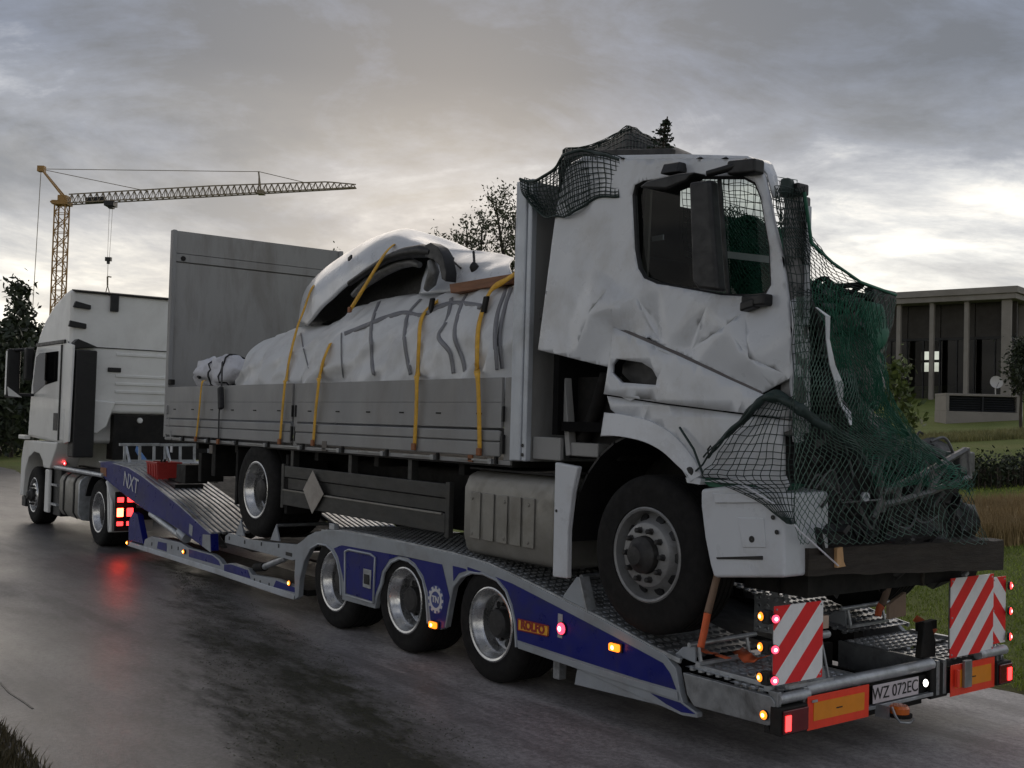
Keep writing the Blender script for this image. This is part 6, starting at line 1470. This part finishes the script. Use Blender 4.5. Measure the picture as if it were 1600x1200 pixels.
MB().tube([cx_(-cw-.02, -cdp-.02, chh), cx_(cw+.02, -cdp-.02, chh), cx_(cw+.02, cdp+.02, chh), cx_(-cw-.02, cdp+.02, chh), cx_(-cw-.02, -cdp-.02, chh)], .012, 6).build('crate_rim', M['red'], crate, smooth=60)
tl = thing('hand_tools', 'jumble of grey hand tools inside the red crate', 'tools', tuple(cx_(0, 0, .05)))
rg = random.Random(2)
for k in range(7):
    a = cx_(rg.uniform(-.14, .14), rg.uniform(-.1, .1), .10); MB().tube([a, a+V((rg.uniform(-.1, .1), rg.uniform(-.06, .06), rg.uniform(.12, .24)))], .016, 6).build('tool', M[rg.choice(['galv', 'frame', 'galvd'])], tl)
ty = AY(283, 757, .42); t = thing('black_tray', 'flat black tray beside the red crate on the neck deck', 'tray', tuple(ty))
MB().obox(ty, (.30, 0, -.02), (0, .2, 0), (.0, 0, .045)).build('tray_body', M['black'], t, bevel=.012); MB().obox(ty+V((.02, 0, .055)), (.2, 0, -.014), (0, .12, 0), (0, 0, .01)).build('tray_lid', M['frame'], t, bevel=.004)
ribbon([AY(212, 700, .75), AY(220, 712, .7), AY(231, 728, .6)], .09, (1, 0, .3), M['bluestrap'], 'webbing', thing('blue_strap', 'short blue strap hanging on the front stop frame beside the red crate', 'strap', tuple(AY(231, 728, .6))), .006, 5)
# orange strap on the near front wheel
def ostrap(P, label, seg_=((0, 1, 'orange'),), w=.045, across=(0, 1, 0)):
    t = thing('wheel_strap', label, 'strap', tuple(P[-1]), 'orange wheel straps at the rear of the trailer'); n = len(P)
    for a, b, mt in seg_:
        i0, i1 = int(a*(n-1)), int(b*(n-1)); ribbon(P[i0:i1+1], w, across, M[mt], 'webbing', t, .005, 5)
    return t
P = [AX(u, v, x) for u, v, x in ((1122, 895, -4.72), (1112, 935, -4.72), (1106, 958, -4.72), (1101, 985, -4.73), (1095, 1012, -4.74))]
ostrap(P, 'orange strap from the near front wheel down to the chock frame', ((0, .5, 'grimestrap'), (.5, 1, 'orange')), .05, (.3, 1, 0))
P = [AZ(u, v, .585) for u, v in ((1094, 1013), (1106, 1019), (1122, 1023), (1138, 1028))]; ostrap(P, 'orange strap end lying flat on the near rear deck beside the chock frame', w=.05, across=(1, 0, 0))
P = [AZ(u, v, .56+.02*(k % 2)) for k, (u, v) in enumerate(((1152, 1014), (1162, 1022), (1172, 1030), (1186, 1030), (1196, 1026)))]; ostrap(P, 'crumpled orange strap on the deck in front of the near hazard board', w=.08, across=(.5, .6, .3))
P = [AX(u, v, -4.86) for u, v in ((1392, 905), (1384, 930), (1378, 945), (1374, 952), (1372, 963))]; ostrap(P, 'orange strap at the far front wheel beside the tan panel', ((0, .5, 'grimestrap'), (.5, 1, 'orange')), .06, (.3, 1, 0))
P = [AX(u, v, -4.5) for u, v in ((1430, 966), (1440, 972), (1448, 980), (1462, 988))]; ostrap(P, 'orange strap end over the far edge of the rear deck', w=.05, across=(.3, .5, .5))

# ------------------------------------------------------------------ green net
net = thing('cargo_net', 'torn green net draped over the crushed front and roof of the white truck', 'net', (-4.1, 1.1, 1.4))
def netgrid(fn, nu, nv, r, mat, name='net_panel', skip=.0, seed=1, diamond=False):
    """knotted mesh: every thread between two knots is a thin three sided bar"""
    rg = random.Random(seed); P = [[fn(i/nu, j/nv) for i in range(nu+1)] for j in range(nv+1)]; m_ = MB()
    def th(a, b):
        d = b-a
        if d.length < 1e-4: return
        d.normalize(); s = d.cross(V((.3, .5, .8))).normalized()*r; t = d.cross(s).normalized()*r
        q = [s, t*.87-s*.5, -t*.87-s*.5]; m_.add([a+x for x in q]+[b+x for x in q], [(0, 1, 4, 3), (1, 2, 5, 4), (2, 0, 3, 5)])
    if diamond:                                # rows are staggered, every knot ties to the two below it
        P = [[fn((i+(.5 if j % 2 else 0)+rg.uniform(-.12, .12))/(nu+.5), (j+rg.uniform(-.15, .15)*(0 < j < nv))/nv) for i in range(nu+1)] for j in range(nv+1)]
        for j in range(nv):
            for i in range(nu+1):
                if rg.random() >= skip: th(P[j][i], P[j+1][i])
                k = i+1 if j % 2 else i-1
                if 0 <= k <= nu and rg.random() >= skip: th(P[j][i], P[j+1][k])
        return m_.build(name, mat, net)
    for j in range(nv+1):
        for i in range(nu+1):
            if rg.random() < skip: continue
            if i < nu: th(P[j][i], P[j][i+1])
            if j < nv: th(P[j][i], P[j+1][i])
    return m_.build(name, mat, net)
def wob(p, a=.012, f=7, s=0): return p+V((a*noise.noise(p*f+V((s, 0, 0))), a*noise.noise(p*f+V((0, s+5, 0))), a*noise.noise(p*f+V((0, 0, s+9)))))
XF = -4.0
ROW = [(294, 1213, 1257), (330, 1216, 1259), (370, 1222, 1267), (405, 1230, 1295), (440, 1236, 1345), (462, 1239, 1400), (510, 1241, 1394), (560, 1242, 1386), (605, 1240, 1387), (645, 1238, 1396), (685, 1238, 1432), (722, 1238, 1518), (770, 1238, 1524), (815, 1240, 1530), (852, 1250, 1549)]
def frow(k):
    v, a, b = ROW[k]; xa = -4.10 if v < 450 else XF; o = []
    for i in range(6):
        t = i/5; u = a+(b-a)*t; sag = .10*math.sin(pi*t)*(1 if v > 560 else .2)
        xx = xa+(XF-.02-xa)*t+sag+.05*noise.noise(V((t*3, v*.013, 2)))
        vv = v+(0 if v < 600 else -6*math.sin(pi*t))
        o.append(AX(u, vv, xx))
    return o
FR = [frow(k) for k in range(len(ROW))]
FU = [cr_ for cr_ in FR[:6]]
netgrid(lambda u, v: wob(cr([cr(r_, u) for r_ in FU], v), .02, 6), 12, 26, .0026, M['netdark'], skip=.02, seed=21, diamond=True)
FL_ = FR[5:]
netgrid(lambda u, v: wob(cr([cr(r_, u) for r_ in FL_], v), .05, 2.5), 30, 50, .0025, M['netlit'], skip=.03, diamond=True)
# denser second layer over the middle
SEC = [[AX(u, v, -3.97) for u, v in r_] for r_ in (((1268, 436), (1300, 450), (1340, 470), (1372, 490)), ((1290, 530), (1320, 535), (1350, 545), (1376, 560)), ((1312, 600), (1340, 600), (1365, 605), (1388, 625)), ((1325, 650), (1355, 655), (1385, 660), (1408, 672)), ((1335, 690), (1380, 695), (1425, 700), (1470, 712)), ((1352, 720), (1400, 720), (1450, 725), (1508, 738)), ((1370, 760), (1410, 758), (1460, 760), (1515, 770)))]
def snet(u, v): return wob(wob(cr([cr(r_, u) for r_ in SEC], v), .05, 3, 3), .02, 9, 1)
netgrid(snet, 22, 58, .0025, M['net'], skip=.03, seed=2, diamond=True)
netgrid(lambda u, v: snet(min(1, u*.9+.06), v)+V((.035, .02, .01)), 14, 40, .0024, M['net'], skip=.3, seed=31, diamond=True)
# flap over the white side
FL = [(618, 1196, 1240), (650, 1168, 1241), (690, 1134, 1241), (722, 1112, 1241), (746, 1098, 1241), (765, 1150, 1241), (790, 1195, 1241), (820, 1228, 1243)]
def flr(k):
    v, a, b = FL[k]; return [AY(a+(b-a)*t, v+(10*t if k < 1 else 0), -.075-.02*math.sin(pi*t)) for t in (0, .33, .66)]+[AX(b, v, -3.99)]
FLP = [flr(k) for k in range(len(FL))]
def flap(u, v): return wob(cr([cr(r_, u) for r_ in FLP], v), .014, 8, 2)
netgrid(flap, 11, 20, .0032, M['netdark'], seed=3)
# bunched seam, hook and cord
sm = [AY(1104, 716, -.09), AY(1130, 684, -.09), AY(1165, 648, -.09), AY(1196, 621, -.09), AY(1222, 622, -.06), AX(1250, 640, -3.98), AX(1290, 665, -3.96), AX(1330, 692, -3.94), AX(1352, 722, -3.94)]
rr_ = [.006, .012, .018, .028, .03, .034, .03, .022, .012]; sp = [cr(sm, i/60) for i in range(61)]; m_ = MB()
for q in range(4):
    m_.tube([wob(p, .03, 6, q*4) for p in sp], [lin(list(zip([j/8 for j in range(9)], rr_)), i/60)*(.75+.25*math.sin(i*.7+q)) for i in range(61)], 6)
m_.build('bunched_seam', M['netdark'], net, smooth=60)
MB().tube([AY(1104, 716, -.09), AY(1110, 708, -.09), AY(1114, 701, -.09), AY(1110, 697, -.09), AY(1106, 702, -.09), AY(1107, 712, -.09)], .006, 6).build('hook', M['black'], net, smooth=60)
MB().tube([AY(1105, 714, -.09), AY(1098, 726, -.08), AY(1087, 736, -.05)], .006, 6).build('cord', M['netdark'], net); MB().tube([AY(1062, 668, -.04), AY(1084, 702, -.07), AY(1098, 740, -.07)], .008, 6).build('cord', M['netdark'], net, smooth=60)
MB().tube([AY(1160, 757, -.09), AY(1215, 790, -.09), AX(1250, 830, -3.96), AX(1310, 884, -3.94)], .005, 6).build('cord', M['cloth'], net, smooth=60)
MB().tube([AX(1257, 300, XF), AX(1268, 380, XF), AX(1300, 410, XF), AX(1345, 441, XF), AX(1400, 461, XF)], .010, 6).build('edge_rope', M['net'], net, smooth=60)
# part hanging over the rear of the roof
RB = [[(811, 280), (835, 282), (862, 268), (884, 240), (925, 237), (968, 249)], [(813, 292), (836, 302), (862, 296), (888, 272), (925, 264), (968, 268)], [(818, 304), (842, 320), (868, 322), (893, 305), (928, 291), (968, 290)], [(826, 315), (850, 337), (874, 339), (898, 332), (928, 312), (968, 308)]]
RBp = [[AY(u, v, -.05+.03*math.sin(i*1.7)) for i, (u, v) in enumerate(r_)] for r_ in RB]
def rnet(u, v): return wob(cr([cr(r_, u) for r_ in RBp], v), .02, 6, 8)
netgrid(rnet, 26, 10, .0042, M['netdark'], seed=5); netgrid(lambda u, v: rnet(u, v)+V((.02, .03, .012)), 24, 9, .004, M['netdark'], seed=6)
MB().tube([rnet(i/30, 1) for i in range(31)], .008, 6).build('edge_rope', M['netdark'], net, smooth=60); MB().tube([rnet(i/30, 0) for i in range(31)], .012, 6).build('edge_rope', M['netdark'], net, smooth=60)
# over the bent roof and down behind the window
def pk(u, v): return rid(.1+.75*u, .02+.7*v)+V((0, -.02, .03+.02*noise.noise(V((u*9, v*9, 0)))))
netgrid(pk, 26, 14, .004, M['netdark'], seed=7)
TE = [AY(u, v, .7) for u, v in ((886, 238), (930, 224), (962, 208), (986, 202))]; netgrid(lambda u, v: wob(cr(TE, u).lerp(rid(.1+.42*u, .4), v), .01), 16, 4, .003, M['netdark'], seed=12)
wn0 = [AY(u, v, .62) for u, v in ((1070, 262), (1120, 262), (1170, 268), (1225, 285))]; wn1 = [AY(u, v, .9) for u, v in ((1070, 400), (1120, 420), (1170, 430), (1235, 440))]
netgrid(lambda u, v: wob(cr(wn0, u).lerp(cr(wn1, u), v), .03, 5), 15, 15, .003, M['netdark'], seed=8)
netgrid(lambda u, v: wob(cr(wn0, u).lerp(cr(wn1, u), v)+V((.02, .06, .02)), .03, 5, 4), 13, 13, .003, M['net'], seed=9)
for sd in (41, 42):
    lw0 = [AY(u, v, .70+.08*(sd-41)) for u, v in ((1108, 332), (1140, 324), (1175, 338), (1225, 345))]; lw1 = [AY(u, v, .78) for u, v in ((1108, 462), (1140, 466), (1175, 466), (1230, 466))]
    netgrid(lambda u, v: wob(cr(lw0, u).lerp(cr(lw1, u), v), .05, 4, sd), 16, 30, .0034, M['net'], seed=sd, diamond=True, skip=.05)
pil = [[AX(u, v, -4.03) for u, v in r_] for r_ in (((1210, 292), (1232, 292), (1256, 300)), ((1222, 380), (1240, 380), (1262, 380)), ((1236, 470), (1250, 470), (1268, 470)), ((1240, 560), (1254, 560), (1268, 560)), ((1240, 680), (1254, 690), (1268, 690)))]
netgrid(lambda u, v: wob(cr([cr(r_, u) for r_ in pil], v), .015, 8), 5, 26, .003, M['netdark'], seed=10)
# fir twig caught on the roof
b0 = AY(1036, 236, .55); b1 = AY(1043, 182, .55); fir = thing('fir_twig', 'dark fir twig sticking up on the cab roof', 'twig', tuple(b0)); m_ = MB(); st_ = MB(); rg = random.Random(6)
st_.tube([b0, b0.lerp(b1, .6)+V((-.015, 0, 0)), b1], [.010, .008, .005], 6)
for k in range(9):
    f_ = .08+.86*k/9; p = b0.lerp(b1, f_); ln = (.10-.085*f_)*rg.uniform(.7, 1.2)
    for s in (-1, 1):
        d = (_r*s+V((rg.uniform(-.3, .3), rg.uniform(-.4, .4), .25*rg.uniform(-.4, 1)))).normalized(); e = p+d*ln*(1.25 if s < 0 else .7); st_.tube([p, e], .005, 4)
        for q in range(8): leaves(m_, p.lerp(e, q/7), .008, 2, .018, rg)
m_.build('needles', M['fir'], fir); st_.build('stem', M['bark'], fir)
